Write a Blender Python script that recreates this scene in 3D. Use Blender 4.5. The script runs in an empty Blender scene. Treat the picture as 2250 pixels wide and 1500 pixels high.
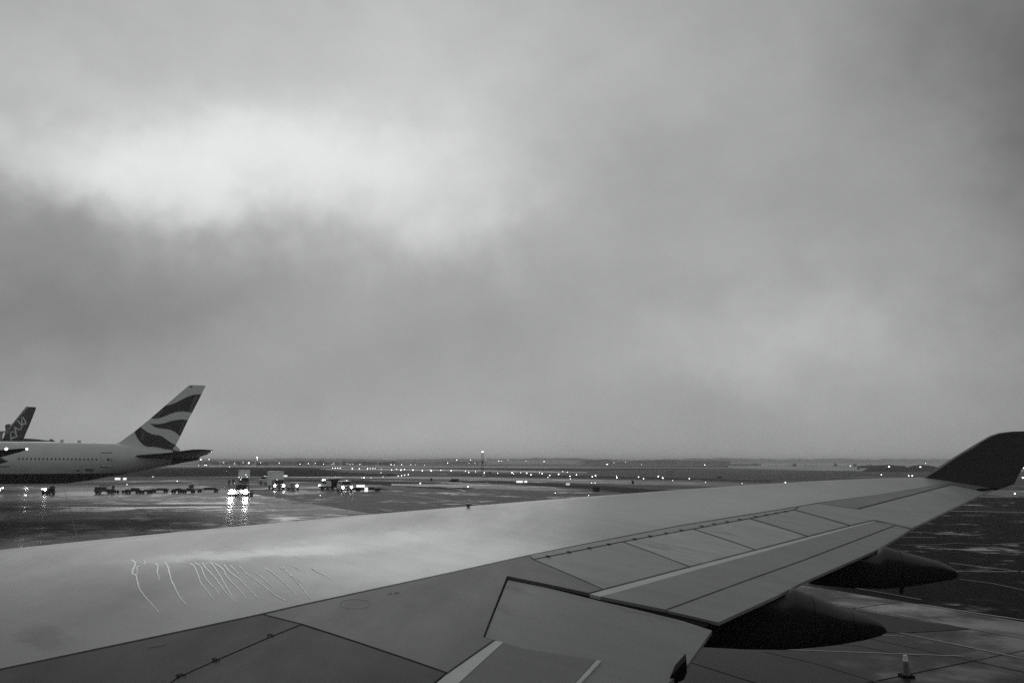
import bpy, bmesh, math, random
import numpy as np
from mathutils import Vector, Matrix, noise as mnoise
from math import sin, cos, atan, atan2, radians, pi, sqrt, exp

random.seed(7)
SC = bpy.context.scene
COL = SC.collection

# ------------------------------------------------------------------ camera
F = 1750.0
TH = atan(263 / F)
EYE = Vector((0, 0, 6.0))
cam_d = bpy.data.cameras.new('camera')
cam = bpy.data.objects.new('camera', cam_d)
COL.objects.link(cam)
cam.location = EYE
cam.rotation_euler = (pi / 2 + TH, 0, 0)
cam_d.sensor_width = 36
cam_d.lens = 36 * F / 2250
cam_d.clip_start = 0.05
cam_d.clip_end = 20000
SC.camera = cam

def ray(u, v):
    cx = (u - 1125) / F
    cy = (750 - v) / F
    return Vector((cx, cos(TH) - cy * sin(TH), sin(TH) + cy * cos(TH)))
def G(u, v, z=0.0):
    r = ray(u, v)
    s = (z - EYE.z) / r.z
    return EYE + r * s
def P(u, v, Y):
    r = ray(u, v)
    return EYE + r * (Y / r.y)

# ------------------------------------------------------------------ node helpers
class NT:
    def __init__(s, tree):
        s.t = tree
        s.n = tree.nodes
        s.l = tree.links
    def node(s, typ, **kw):
        n = s.n.new(typ)
        for k, v in kw.items():
            setattr(n, k, v)
        return n
    def put(s, sock, v):
        if v is None:
            return
        if isinstance(v, bpy.types.NodeSocket):
            s.l.new(v, sock)
        else:
            sock.default_value = v
    def m(s, op, a, b=None, c=None, clamp=False):
        n = s.node('ShaderNodeMath', operation=op, use_clamp=clamp)
        for i, v in enumerate((a, b, c)):
            s.put(n.inputs[i], v)
        return n.outputs[0]
    def vm(s, op, a, b=None):
        n = s.node('ShaderNodeVectorMath', operation=op)
        s.put(n.inputs[0], a)
        if b is not None:
            s.put(n.inputs[1], b)
        return n.outputs['Value'] if op in ('LENGTH', 'DOT_PRODUCT') else n.outputs[0]
    def noise(s, vec, scale, detail=3, rough=.5, color=False):
        n = s.node('ShaderNodeTexNoise')
        s.put(n.inputs['Vector'], vec)
        n.inputs['Scale'].default_value = scale
        n.inputs['Detail'].default_value = detail
        n.inputs['Roughness'].default_value = rough
        return n.outputs[1 if color else 0]
    def ramp(s, fac, a, b, lo=0., hi=1., smooth=True):
        n = s.node('ShaderNodeMapRange')
        n.interpolation_type = 'SMOOTHSTEP' if smooth else 'LINEAR'
        s.put(n.inputs[0], fac)
        n.inputs[1].default_value = a
        n.inputs[2].default_value = b
        n.inputs[3].default_value = lo
        n.inputs[4].default_value = hi
        return n.outputs[0]
    def mapping(s, vec, loc=(0, 0, 0), rot=(0, 0, 0), scale=(1, 1, 1), typ='POINT'):
        n = s.node('ShaderNodeMapping', vector_type=typ)
        s.put(n.inputs[0], vec)
        n.inputs['Location'].default_value = loc
        n.inputs['Rotation'].default_value = rot
        n.inputs['Scale'].default_value = scale
        return n.outputs[0]
    def grey(s, val, tint=(.985, 1.0, 1.0)):
        n = s.node('ShaderNodeVectorMath', operation='MULTIPLY')
        c = s.node('ShaderNodeCombineXYZ')
        for i in range(3):
            s.put(c.inputs[i], val)
        s.l.new(c.outputs[0], n.inputs[0])
        n.inputs[1].default_value = tint
        return n.outputs[0]

# ------------------------------------------------------------------ world: overcast dusk sky
world = bpy.data.worlds.new("World")
SC.world = world
world.use_nodes = True
w = NT(world.node_tree)
w.n.clear()
out = w.node('ShaderNodeOutputWorld')
bg = w.node('ShaderNodeBackground')
w.l.new(bg.outputs[0], out.inputs[0])
SKY_STRENGTH = 0.1
SUN_AZ, SUN_EL = radians(-14), radians(20)
bg.inputs[1].default_value = SKY_STRENGTH
tc = w.node('ShaderNodeTexCoord')
dirn = tc.outputs['Generated']
sep = w.node('ShaderNodeSeparateXYZ')
w.l.new(dirn, sep.inputs[0])
az = w.m('ARCTAN2', sep.outputs[0], sep.outputs[1])
el = w.m('ARCSINE', sep.outputs[2])
cmb = w.node('ShaderNodeCombineXYZ')
w.l.new(az, cmb.inputs[0])
w.l.new(el, cmb.inputs[1])
wn = w.noise(dirn, 5.0, 4, .55, color=True)
wn = w.vm('MULTIPLY', w.vm('SUBTRACT', wn, (.5, .5, .5)), (.20, .17, 0))
wn2 = w.noise(dirn, 16.0, 4, .6, color=True)
wn2 = w.vm('MULTIPLY', w.vm('SUBTRACT', wn2, (.5, .5, .5)), (.06, .05, 0))
ae = w.vm('ADD', w.vm('ADD', cmb.outputs[0], wn), wn2)
ae = w.vm('MULTIPLY', ae, (1, 1, 0))
def azel(u, v):
    r = ray(u, v).normalized()
    return atan2(r.x, r.y), math.asin(r.z)
def blob(u, v, ru, rv, amp, rot=0., power=2.):
    a, e = azel(u, v)
    sc = 1 / F
    k = cos(a) ** 1
    mp = w.mapping(ae, (a, e, 0), (0, 0, radians(rot)), (ru * sc * k, rv * sc, 1), 'TEXTURE')
    L = w.vm('LENGTH', mp)
    x = w.m('POWER', L, power)
    x = w.m('EXPONENT', w.m('MULTIPLY', x, -1.0))
    return w.m('MULTIPLY', x, amp)
blobs = [
    (760, 210, 900, 330, .155, 0, 2),
    (300, 300, 560, 130, .12, -6, 2.5),
    (520, 380, 380, 110, .17, 8, 3),
    (940, 450, 230, 125, .14, 14, 2.6),
    (70, 345, 220, 75, .12, 14, 3),
    (1780, 760, 330, 110, .09, -8, 2.2),
    (1620, 640, 300, 140, .05, -20, 2),
    (2050, 420, 200, 200, .04, 0, 2),
    (1300, 120, 500, 200, .03, 0, 2),
    (280, 590, 520, 130, -.08, 8, 4),
    (650, 705, 800, 150, -.08, 5, 3),
    (40, 450, 110, 60, -.03, 15, 3),
    (1420, 420, 260, 190, -.05, 0, 2),
    (40, 140, 260, 140, -.03, 0, 2),
    (2350, 60, 620, 400, -.16, 0, 2),
    (2400, 520, 300, 500, -.10, 0, 2),
    (100, 900, 500, 70, .02, 0, 2),
    (1000, 880, 1300, 110, -.035, 0, 2),
    (-200, 700, 330, 600, -.05, 0, 2),
]
acc = .345
for b in blobs:
    acc = w.m('ADD', acc, blob(*b))
n1 = w.noise(w.mapping(dirn, scale=(1, 1, 1.5)), 5.0, 8, .62)
n2 = w.noise(w.mapping(dirn, scale=(1, 1, 2.0)), 1.6, 4, .5)
mod = w.m('ADD', w.ramp(n1, .25, .75, -.10, .10, False), w.ramp(n2, .3, .7, -.07, .07, False))
acc = w.m('MULTIPLY', acc, w.m('ADD', mod, 1.0))
acc = w.m('MAXIMUM', acc, .05)
below = w.ramp(sep.outputs[2], -.05, 0.0, .35, 1.0)
acc = w.m('MULTIPLY', acc, below)
cloud = w.grey(w.m('MULTIPLY', acc, 1 / SKY_STRENGTH), (.992, 1.0, 1.0))
nish = w.node('ShaderNodeTexSky', sky_type='NISHITA')
nish.sun_disc = False
nish.sun_elevation = SUN_EL
nish.sun_rotation = SUN_AZ
bw = w.node('ShaderNodeRGBToBW')
w.l.new(nish.outputs[0], bw.inputs[0])
mix = w.node('ShaderNodeMix', data_type='RGBA')
mix.inputs[0].default_value = .97           # share of the sky closed by cloud
w.l.new(bw.outputs[0], mix.inputs[6])
w.l.new(cloud, mix.inputs[7])
w.l.new(mix.outputs[2], bg.inputs[0])

sun_d = bpy.data.lights.new('sun', 'SUN')
sun_d.energy = .25
sun_d.angle = radians(40)
sun = bpy.data.objects.new('sun', sun_d)
COL.objects.link(sun)
sd = Vector((sin(SUN_AZ) * cos(SUN_EL), cos(SUN_AZ) * cos(SUN_EL), sin(SUN_EL)))
sun.rotation_euler = sd.to_track_quat('Z', 'Y').to_euler()

SC.view_settings.view_transform = 'Standard'
SC.view_settings.look = 'None'
SC.view_settings.exposure = 0
SC.view_settings.gamma = 1
SC.view_settings.use_curve_mapping = False
SC.cycles.max_bounces = 6
SC.cycles.volume_bounces = 2
SC.cycles.sample_clamp_indirect = 2
SC.cycles.use_denoising = False

# ------------------------------------------------------------------ materials
def pbr(name, col, rough=.5, spec=.5, metal=0., var=0., vscale=1., rvar=0., bump=0., bscale=20., stretch=(1, 1, 1), coord='Object', rnd=0.):
    m = bpy.data.materials.new(name)
    m.use_nodes = True
    k = NT(m.node_tree)
    p = k.n['Principled BSDF']
    p.inputs['Roughness'].default_value = rough
    p.inputs['Specular IOR Level'].default_value = spec
    p.inputs['Metallic'].default_value = metal
    tcn = k.node('ShaderNodeTexCoord')
    co = tcn.outputs['Object']
    if coord == 'World':
        co = k.node('ShaderNodeNewGeometry').outputs['Position']
    val = col
    if var > 0:
        n = k.noise(k.mapping(co, scale=stretch), vscale, 5, .6)
        val = k.ramp(n, .3, .7, col * (1 - var), col * (1 + var), False)
    if rnd > 0:
        oi = k.node('ShaderNodeObjectInfo')
        val = k.m('MULTIPLY', val, k.ramp(oi.outputs['Random'], 0, 1, 1 - rnd, 1 + rnd, False))
    k.l.new(k.grey(val), p.inputs['Base Color'])
    if rvar > 0:
        n = k.noise(k.mapping(co, scale=stretch), vscale * 2.3, 4, .6)
        k.l.new(k.ramp(n, .3, .7, max(.03, rough - rvar), rough + rvar), p.inputs['Roughness'])
    if bump > 0:
        b = k.node('ShaderNodeBump')
        b.inputs['Strength'].default_value = 1
        b.inputs['Distance'].default_value = bump
        k.l.new(k.noise(co, bscale, 3, .6), b.inputs['Height'])
        k.l.new(b.outputs[0], p.inputs['Normal'])
    return m

def emit(name, strength, col=(1, 1, 1)):
    m = bpy.data.materials.new(name)
    m.use_nodes = True
    k = NT(m.node_tree)
    p = k.n['Principled BSDF']
    p.inputs['Base Color'].default_value = (.6, .6, .6, 1)
    p.inputs['Emission Color'].default_value = (*col, 1)
    p.inputs['Emission Strength'].default_value = strength
    return m

def wet_ground(name, col, var, dry_r, wet_r, wet_bias, spec=.5, dspec=None, stains=(), scale=.05, rnd=0., bump=.004, grain=True, cov=(1, 1, 1)):
    m = bpy.data.materials.new(name)
    m.use_nodes = True
    k = NT(m.node_tree)
    p = k.n['Principled BSDF']
    pos = k.node('ShaderNodeNewGeometry').outputs['Position']
    big = k.noise(k.mapping(pos, rot=(0, 0, radians(28)), scale=cov), scale, 6, .6)
    med = k.noise(pos, scale * 7, 5, .6)
    fine = k.noise(pos, 9.0, 4, .7)
    wet = k.ramp(k.m('ADD', k.m('MULTIPLY', big, .7), k.m('MULTIPLY', med, .3)), wet_bias, wet_bias + .10)
    v = k.m('MULTIPLY', k.ramp(med, .25, .75, 1 - var, 1 + var, False), col)
    v = k.m('MULTIPLY', v, k.ramp(fine, .2, .8, .8, 1.2, False))
    v = k.m('MULTIPLY', v, k.ramp(wet, 0, 1, 1.0, .6, False))
    if rnd:
        oi = k.node('ShaderNodeObjectInfo')
        v = k.m('MULTIPLY', v, k.ramp(oi.outputs['Random'], 0, 1, 1 - rnd, 1 + rnd, False))
    sv = k.ramp(wet, 0, 1, spec * .45 if dspec is None else dspec, spec, False)
    for (x, y, rx, ry, ang, amp) in stains:      # oil-darkened parts of the stand
        wp = k.vm('ADD', pos, k.vm('MULTIPLY', k.vm('SUBTRACT', k.noise(pos, .12, 4, .6, color=True), (.5, .5, .5)), (16, 16, 0)))
        mp = k.mapping(k.vm('MULTIPLY', wp, (1, 1, 0)), (x, y, 0), (0, 0, ang), (rx, ry, 1), 'TEXTURE')
        e_ = k.m('EXPONENT', k.m('MULTIPLY', k.m('POWER', k.vm('LENGTH', mp), 3.), -1.))
        e_ = k.m('SUBTRACT', 1.0, k.m('MULTIPLY', e_, amp))
        v = k.m('MULTIPLY', v, e_)
        sv = k.m('MULTIPLY', sv, k.m('MULTIPLY', e_, e_))
    k.l.new(k.grey(v), p.inputs['Base Color'])
    k.l.new(k.ramp(wet, 0, 1, dry_r, wet_r, False), p.inputs['Roughness'])
    k.l.new(sv, p.inputs['Specular IOR Level'])
    b = k.node('ShaderNodeBump')
    b.inputs['Distance'].default_value = bump
    b.inputs['Strength'].default_value = 1
    k.l.new(k.m('MULTIPLY', k.noise(pos, 2.2, 3, .5), k.ramp(wet, 0, 1, 1, .3, False)), b.inputs['Height'])
    k.l.new(b.outputs[0], p.inputs['Normal'])
    return m

M = {}
M['ground'] = wet_ground('infield ground', .06, .6, .8, .4, .54, spec=.22, scale=.02, bump=.01)
M['grass'] = wet_ground('dark grass', .022, .4, .95, .8, .70, spec=.12, scale=.03, bump=.02)
M['concrete'] = wet_ground('wet concrete slab', .023, .25, .40, .15, .49, spec=.17, dspec=.05, stains=[(G(60, 1160).x, G(60, 1160).y, 26, 22, 0, .85), (G(0, 1110).x, G(0, 1110).y, 30, 12, .3, .7)], scale=.045, rnd=.10)
M['asphalt'] = wet_ground('wet asphalt', .012, .35, .7, .2, .53, spec=.16, dspec=.010, scale=.12, bump=.006, cov=(1, 1, 1))
M['asphalt_mid'] = wet_ground('grey wet asphalt', .05, .3, .6, .25, .52, spec=.2, dspec=.05, scale=.05)
M['taxi'] = wet_ground('taxiway surface', .10, .25, .5, .25, .5, spec=.4, scale=.03)
M['tar'] = pbr('tar joint', .022, .6, .3)
M['paint'] = pbr('worn marking paint', .20, .45, .4, var=.35, vscale=1.5, coord='World')
M['patch'] = wet_ground('ground patch', .016, .3, .5, .3, .6, spec=.15, scale=.1)
M['black'] = pbr('black gap', .006, .9, .1)
M['rubber'] = pbr('tyre rubber', .02, .8, .3)
M['dark'] = pbr('dark vehicle paint', .035, .45, .4, var=.3, vscale=2)
M['mid'] = pbr('grey vehicle paint', .22, .4, .5, var=.2, vscale=1.2)
M['light'] = pbr('light vehicle paint', .55, .35, .5, var=.12, vscale=1)
M['box'] = pbr('truck box panel', .75, .5, .4, var=.08, vscale=1)
M['glass'] = pbr('dark glass', .012, .08, .6)
M['pane'] = pbr('cabin pane', .03, .2, .5)
M['steel'] = pbr('galvanised steel', .25, .4, .5, metal=.6, var=.2, vscale=3)
M['cloth'] = pbr('dark work clothing', .025, .9, .2, var=.3, vscale=6)
M['skin'] = pbr('skin tone', .3, .6, .3)
M['hivis'] = pbr('reflective vest', .35, .6, .3)
M['hull'] = pbr('white aircraft paint', .47, .34, .5, var=.08, vscale=.5, rvar=.05)
M['belly'] = pbr('dark belly paint', .008, .5, .15)
M['navy'] = pbr('dark livery paint', .012, .35, .4)
M['livgrey'] = pbr('faded livery paint', .07, .35, .4)
M['liv_light'] = pbr('light livery paint', .58, .35, .5)
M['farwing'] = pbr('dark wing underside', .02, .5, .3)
M['building'] = pbr('building cladding', .16, .7, .3, var=.2, vscale=.1)
M['window'] = pbr('building window', .03, .3, .5)
M['tree'] = pbr('dark foliage', .03, .9, .1, var=.4, vscale=.4)
M['sign'] = emit('lit sign and drum face', .95)
M['sign_dim'] = emit('dim sign face', .45)
M['lamp'] = emit('lamp glass', 5.5)
M['lamp_soft'] = emit('soft lamp glass', 3.0)
M['lamp_dim'] = emit('faint lamp glass', 1.3)
M['head'] = emit('headlight glass', 60)
M['headb'] = emit('strong headlight glass', 260)
M['cone'] = pbr('faded cone plastic', .15, .6, .3, var=.2, vscale=5)
M['cone_w'] = pbr('white cone collar', .75, .5, .4)

# ------------------------------------------------------------------ object helpers
def link(name, me, mat, parent=None, base=None):
    o = bpy.data.objects.new(name, me)
    COL.objects.link(o)
    if mat is not None:
        for mm in (mat if isinstance(mat, (list, tuple)) else [mat]):
            me.materials.append(mm)
    if parent is not None:
        o.parent = parent
    return o
def tag(o, label=None, cat=None, group=None, kind=None):
    if label: o['label'] = label
    if cat: o['category'] = cat
    if group: o['group'] = group
    if kind: o['kind'] = kind
    return o
def empty(name, loc, label, cat, group=None, rz=0.):
    o = bpy.data.objects.new(name, None)
    COL.objects.link(o)
    o.location = loc
    o.rotation_euler = (0, 0, rz)
    o.empty_display_size = .2
    return tag(o, label, cat, group)
def bm_obj(name, bm, mat, parent=None, smooth=False, world=False):
    """world=True: vertices are in world space and are moved into the parent's frame"""
    if world and parent is not None:
        mw = Matrix.Translation(parent.location) @ parent.rotation_euler.to_matrix().to_4x4()
        bm.transform(mw.inverted())
    me = bpy.data.meshes.new(name)
    if smooth:
        for f in bm.faces: f.smooth = True
    bm.normal_update()
    bm.to_mesh(me)
    bm.free()
    return link(name, me, mat, parent)
def box(bm, c, s, rz=0., bevel=0., mi=0, taper=None):
    r = bmesh.ops.create_cube(bm, size=1)
    vs = r['verts']
    for v in vs:
        if taper and v.co.z > 0:
            v.co.x *= taper[0]; v.co.y *= taper[1]
            v.co.y += taper[2] if len(taper) > 2 else 0
    bmesh.ops.scale(bm, vec=s, verts=vs)
    if rz: bmesh.ops.rotate(bm, verts=vs, matrix=Matrix.Rotation(rz, 3, 'Z'))
    bmesh.ops.translate(bm, vec=c, verts=vs)
    fs = {f for v in vs for f in v.link_faces}
    for f in fs: f.material_index = mi
    if bevel > 0:
        es = {e for v in vs for e in v.link_edges}
        bmesh.ops.bevel(bm, geom=list(es), offset=bevel, segments=2, affect='EDGES', profile=.6)
def cyl(bm, a, b, r1, r2=None, seg=12, mi=0):
    a, b = Vector(a), Vector(b)
    d = b - a
    r = bmesh.ops.create_cone(bm, cap_ends=True, segments=seg, radius1=r1, radius2=r1 if r2 is None else r2, depth=d.length)
    vs = r['verts']
    bmesh.ops.rotate(bm, verts=vs, matrix=d.to_track_quat('Z', 'Y').to_matrix())
    bmesh.ops.translate(bm, vec=(a + b) / 2, verts=vs)
    for f in {f for v in vs for f in v.link_faces}: f.material_index = mi
def ball(bm, c, r, seg=10, mi=0, sz=1.):
    q = bmesh.ops.create_uvsphere(bm, u_segments=seg, v_segments=max(5, seg * 2 // 3), radius=r)
    bmesh.ops.scale(bm, vec=(1, 1, sz), verts=q['verts'])
    bmesh.ops.translate(bm, vec=c, verts=q['verts'])
    for f in {f for v in q['verts'] for f in v.link_faces}: f.material_index = mi
def mk(name, mat, parent, *calls, smooth=False):
    bm = bmesh.new()
    for fn, args, kw in calls:
        fn(bm, *args, **kw)
    return bm_obj(name, bm, mat, parent, smooth)
def B(c, s, **kw): return (box, (c, s), kw)
def C_(a, b, r1, r2=None, **kw): return (cyl, (a, b, r1, r2), kw)
def S_(c, r, **kw): return (ball, (c, r), kw)
def poly(bm, pts, thick=0.):
    vs = [bm.verts.new(p) for p in pts]
    f = bm.faces.new(vs)
    if thick:
        r = bmesh.ops.extrude_face_region(bm, geom=[f])
        up = Vector((0, 0, 1))
        for v in r['geom']:
            if isinstance(v, bmesh.types.BMVert): v.co -= up * thick
    return f

# ------------------------------------------------------------------ ground
D1 = (G(2250, 1362) - G(2025, 1328)).normalized()
yaw_g = atan2(135 - 1125, F)
D1 = Vector((sin(yaw_g), cos(yaw_g), 0))
D2 = Vector((D1.y, -D1.x, 0))
L1 = G(2025, 1328)                       # edge between concrete apron and asphalt
L1d = L1.dot(D2)

def sheet(name, pts, z, mat, label=None, kind='structure', thick=0.):
    bm = bmesh.new()
    f = bm.faces.new([bm.verts.new((p[0], p[1], z)) for p in pts])
    bmesh.ops.triangulate(bm, faces=[f])
    bm.normal_update()
    if sum(f.normal.z for f in bm.faces) < 0:
        bmesh.ops.reverse_faces(bm, faces=bm.faces)
    o = bm_obj(name, bm, mat)
    tag(o, label, kind=kind)
    return o
sheet('ground', [(-9000, -3000), (9000, -3000), (9000, 12000), (-9000, 12000)], -.06, M['ground'],
      'wet grey airfield ground running flat to the horizon')
def dd(a, b): return D1 * a + D2 * b
sheet('asphalt_apron', [dd(-60, L1d), dd(260, L1d), dd(230, L1d + 120), dd(60, L1d + 260), dd(-60, L1d + 260)], -.03, M['asphalt_mid'],
      'wet asphalt beyond the concrete apron edge')
sheet('asphalt_strip', [dd(-59, L1d + .3), dd(62, L1d + .3), G(1600, 1094), G(1950, 1090), G(2700, 1096), dd(-59, L1d + 150)], -.022, M['asphalt'],
      'very dark wet asphalt outside the apron edge below the wing tip')
apron = sheet('apron', [dd(-60, L1d - 170), dd(215, L1d - 170), dd(235, L1d), dd(-60, L1d)], -.026, M['tar'],
      'wet concrete apron laid in large square slabs')
# concrete slabs: the ones one can see are parts of their own
SL = 7.6
gap = .05
def slab_mesh(sx, sy):
    bm = bmesh.new()
    h = .026
    x0, y0 = sx / 2 - gap / 2, sy / 2 - gap / 2
    lo = [bm.verts.new((a * x0, b * y0, -h)) for a, b in ((-1, -1), (1, -1), (1, 1), (-1, 1))]
    mi_ = [bm.verts.new((a * x0, b * y0, -.006)) for a, b in ((-1, -1), (1, -1), (1, 1), (-1, 1))]
    hi = [bm.verts.new((a * (x0 - .02), b * (y0 - .02), 0)) for a, b in ((-1, -1), (1, -1), (1, 1), (-1, 1))]
    bm.faces.new(hi)
    for L0, L2 in ((lo, mi_), (mi_, hi)):
        for i in range(4):
            bm.faces.new((L0[i], L0[(i + 1) % 4], L2[(i + 1) % 4], L2[i]))
    me = bpy.data.meshes.new('slab')
    bm.to_mesh(me); bm.free()
    me.materials.append(M['concrete'])
    return me
slab_me = slab_mesh(SL, SL)
LEPX = [(0, 1207), (100, 1197), (200, 1187), (300, 1177), (400, 1167), (500, 1157), (600, 1149), (700, 1141), (844, 1126), (1000, 1113), (1100, 1106), (1250, 1094), (1400, 1083), (1550, 1071), (1700, 1061), (1900, 1052), (2040, 1048)]
def project(p):
    d = Vector(p) - EYE
    y = d.y * cos(TH) + d.z * sin(TH)
    z = -d.y * sin(TH) + d.z * cos(TH)
    if y <= .1: return None
    return 1125 + F * d.x / y, 750 - F * z / y
rz = atan2(D2.y, D2.x)
cand, rest = [], []
for i in range(-8, 28):
    for j in range(0, 22):
        c = D1 * ((i + .5) * SL) + D2 * (L1d - (j + .5) * SL)
        pr = project((c.x, c.y, 0))
        vis = False
        if pr:
            u, v = pr
            marg = 8000 / max(c.length, 10)
            if -marg < u < 2250 + marg and v < 1500 + marg:
                if u < 2000 and v < np.interp(u, [p[0] for p in LEPX], [p[1] for p in LEPX]) + marg * .25: vis = True
                if u > 1480 and v > 1200: vis = True
        (cand if vis else rest).append((c.length, c))
cand.sort(key=lambda t: t[0])
rest += cand[298:]
cand = cand[:298]
for n, (_, c) in enumerate(cand):
    o = bpy.data.objects.new('slab', slab_me)
    COL.objects.link(o)
    o.parent = apron
    o.location = (c.x, c.y, random.uniform(-.003, .003))
    o.rotation_euler = (0, 0, rz)
bm = bmesh.new()
for _, c in rest:
    b2 = bmesh.new(); b2.from_mesh(slab_me)
    b2.transform(Matrix.Translation((c.x, c.y, random.uniform(-.003, .003))) @ Matrix.Rotation(rz, 4, 'Z'))
    tmp = bpy.data.meshes.new('tmp'); b2.to_mesh(tmp); b2.free(); bm.from_mesh(tmp); bpy.data.meshes.remove(tmp)
o = bm_obj('slab_field', bm, M['concrete'], apron)
o['kind'] = 'stuff'

# infield, taxiway and grass bands, read off as ground polygons
def band(name, px, z, mat, label):
    return sheet(name, [G(u, v) for u, v in px], z, mat, label)
band('taxiway', [(-200, 1046), (330, 1037.5), (700, 1044), (1100, 1049), (1500, 1056), (1800, 1066), (2600, 1086), (2600, 1101), (1800, 1074), (1400, 1064), (1050, 1053), (700, 1049), (500, 1047.5), (300, 1046), (-200, 1052)], -.022, M['taxi'],
     'pale wet taxiway strip beyond the parked airliner tail')
band('grass_strip', [(985, 1055), (1100, 1056.5), (1300, 1065), (1460, 1076), (1900, 1098), (2600, 1140), (2600, 1153), (1800, 1104), (1390, 1084), (1290, 1073), (1120, 1062), (985, 1057.5)], -.015, M['grass'],
     'dark grass strip narrowing towards the mast')
band('grass_strip', [(980, 1040.5), (1100, 1041), (1400, 1047), (1700, 1055), (1700, 1057.5), (1400, 1051), (1100, 1046), (1000, 1043.5)], -.014, M['grass'],
     'thin dark grass strip at the foot of the mast')
band('grass_strip', [(950, 1026), (1270, 1026), (1300, 1023), (1600, 1024), (1600, 1029), (1276, 1034), (950, 1034)], -.013, M['grass'],
     'far dark grass band below the hazy buildings')
band('grass_strip', [(-100, 1029), (420, 1029), (620, 1026), (760, 1029), (760, 1034), (-100, 1036)], -.012, M['grass'],
     'far dark grass band behind the parked airliner tail')
band('runway', [(300, 1022.5), (1100, 1025), (2600, 1029), (2600, 1032), (1100, 1027), (300, 1024)], -.011, M['taxi'],
     'pale far runway strip close to the horizon')
band('grass_strip', [(600, 1052), (800, 1055), (1000, 1062), (1100, 1068), (1000, 1076), (850, 1066), (700, 1058), (600, 1057)], -.010, M['grass'],
     'dark grass area behind the white van')

def line(name, px, wdt, z, mat, parent=None, label=None, cat=None, kind=None, pts=None):
    pts = [G(u, v) for u, v in px] if pts is None else pts
    bm = bmesh.new()
    prev = None
    for i, p in enumerate(pts):
        a = pts[max(i - 1, 0)]; b = pts[min(i + 1, len(pts) - 1)]
        d = (b - a).normalized(); nrm = Vector((-d.y, d.x, 0)) * wdt / 2
        cur = (bm.verts.new((p.x + nrm.x, p.y + nrm.y, z)), bm.verts.new((p.x - nrm.x, p.y - nrm.y, z)))
        if prev: bm.faces.new((prev[0], cur[0], cur[1], prev[1]))
        prev = cur
    bm.normal_update()
    if sum(f.normal.z for f in bm.faces) < 0: bmesh.ops.reverse_faces(bm, faces=bm.faces)
    o = bm_obj(name, bm, mat, parent)
    if parent is None: tag(o, label, cat, kind=kind or 'structure')
    return o
mk_ = [
    ([(1480, 1418), (1640, 1423), (1850, 1431), (2118, 1441)], .10, 'thin pale painted line passing behind the cone'),
    ([(1880, 1372), (1950, 1384), (2060, 1407), (2250, 1446), (2400, 1478)], .12, 'pale painted line below the rear flap fairing tip'),
    ([(1850, 1328), (2000, 1355), (2140, 1382), (2300, 1410)], .09, 'pale painted line along the dark ground patch'),
    ([(2020, 1327), (2130, 1344), (2250, 1362), (2400, 1386)], .16, 'pale painted line on the edge of the concrete apron'),
    ([(2085, 1236), (2150, 1244), (2240, 1255), (2350, 1268)], .16, 'pale curving line beyond the far fairing tip'),
    ([(2100, 1254), (2170, 1255.5), (2240, 1255), (2350, 1252)], .14, 'pale straight line meeting the curving line beyond the fairing'),
    ([(1960, 1178), (2000, 1180), (2058, 1180.5)], .25, 'short pale dash on the dark asphalt below the wing tip'),
    ([(1980, 1197), (2060, 1195.5), (2100, 1193), (2180, 1196), (2300, 1189)], .12, 'faint pale line across the dark asphalt'),
    ([(2110, 1272), (2180, 1281), (2250, 1296)], .08, 'faint line on dark asphalt under the far fairing tip'),
    ([(1780, 1281), (1860, 1288), (1960, 1305), (2025, 1317)], .08, 'faint line between the two flap fairings'),
    ([(1925, 1395), (1960, 1396), (1988, 1397)], .07, 'short painted dash at the near fairing tip'),
    ([(2060, 1122), (2150, 1123), (2300, 1127)], .8, 'broad faint marking on the asphalt below the winglet'),
    ([(620, 1077), (760, 1073), (900, 1069.5), (980, 1071), (1010, 1075), (1022, 1079), (1005, 1082), (960, 1083.5), (880, 1084)], .5, 'looping pale taxi line beyond the vehicles'),
    ([(960, 1083.5), (1020, 1087), (1085, 1090), (1300, 1099)], .5, 'straight pale taxi line leaving the loop'),
    ([(840, 1083), (900, 1088), (1000, 1101), (1100, 1116)], .4, 'pale taxi line running in under the wing edge'),
]
for px, wd, lab in mk_:
    line('painted_line', px, wd, .008 + .0003 * len(px), M['paint'], label=lab)
# dark tar / patch shapes on the concrete
sheet('ground_patch', [G(1845, 1331), G(2000, 1360), G(2135, 1381), G(1985, 1390), G(1940, 1388), G(1900, 1360)], .010, M['patch'],
      'dark pointed ground patch beside the near fairing tip')  # flat darker area laid on the concrete
for px, lab in (
    ([(125, 1105), (260, 1107), (480, 1107), (560, 1107.5), (560, 1110), (300, 1113.5), (150, 1112)], 'long dark tar band across the apron left of the headlights'),
    ([(640, 1103), (744, 1102), (744, 1104.5), (640, 1106.5)], 'narrow dark tar band on the apron right of the headlights'),
    ([(630, 1142.5), (700, 1140), (700, 1141.5), (660, 1144)], 'small dark tar mark close to the wing edge'),
    ([(735, 1129), (815, 1128), (770, 1132)], 'dark wedge shaped tar mark near the wing edge'),
    ([(816, 1117), (862, 1118.5), (862, 1124.5), (846, 1123.5)], 'dark tar patch at the asphalt corner')):
    sheet('tar_band', [G(u, v) for u, v in px], .009, M['patch'], lab)
line('tar_joint', [(1680, 1430), (1790, 1455), (1880, 1482), (1960, 1508)], .14, .0085, M['tar'], label='dark tar joint crossing the concrete left of the cone')
line('tar_joint', [(1800, 1412), (1880, 1417), (1960, 1432), (2020, 1440)], .10, .0082, M['tar'], label='short tar joint below the near fairing')

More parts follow.
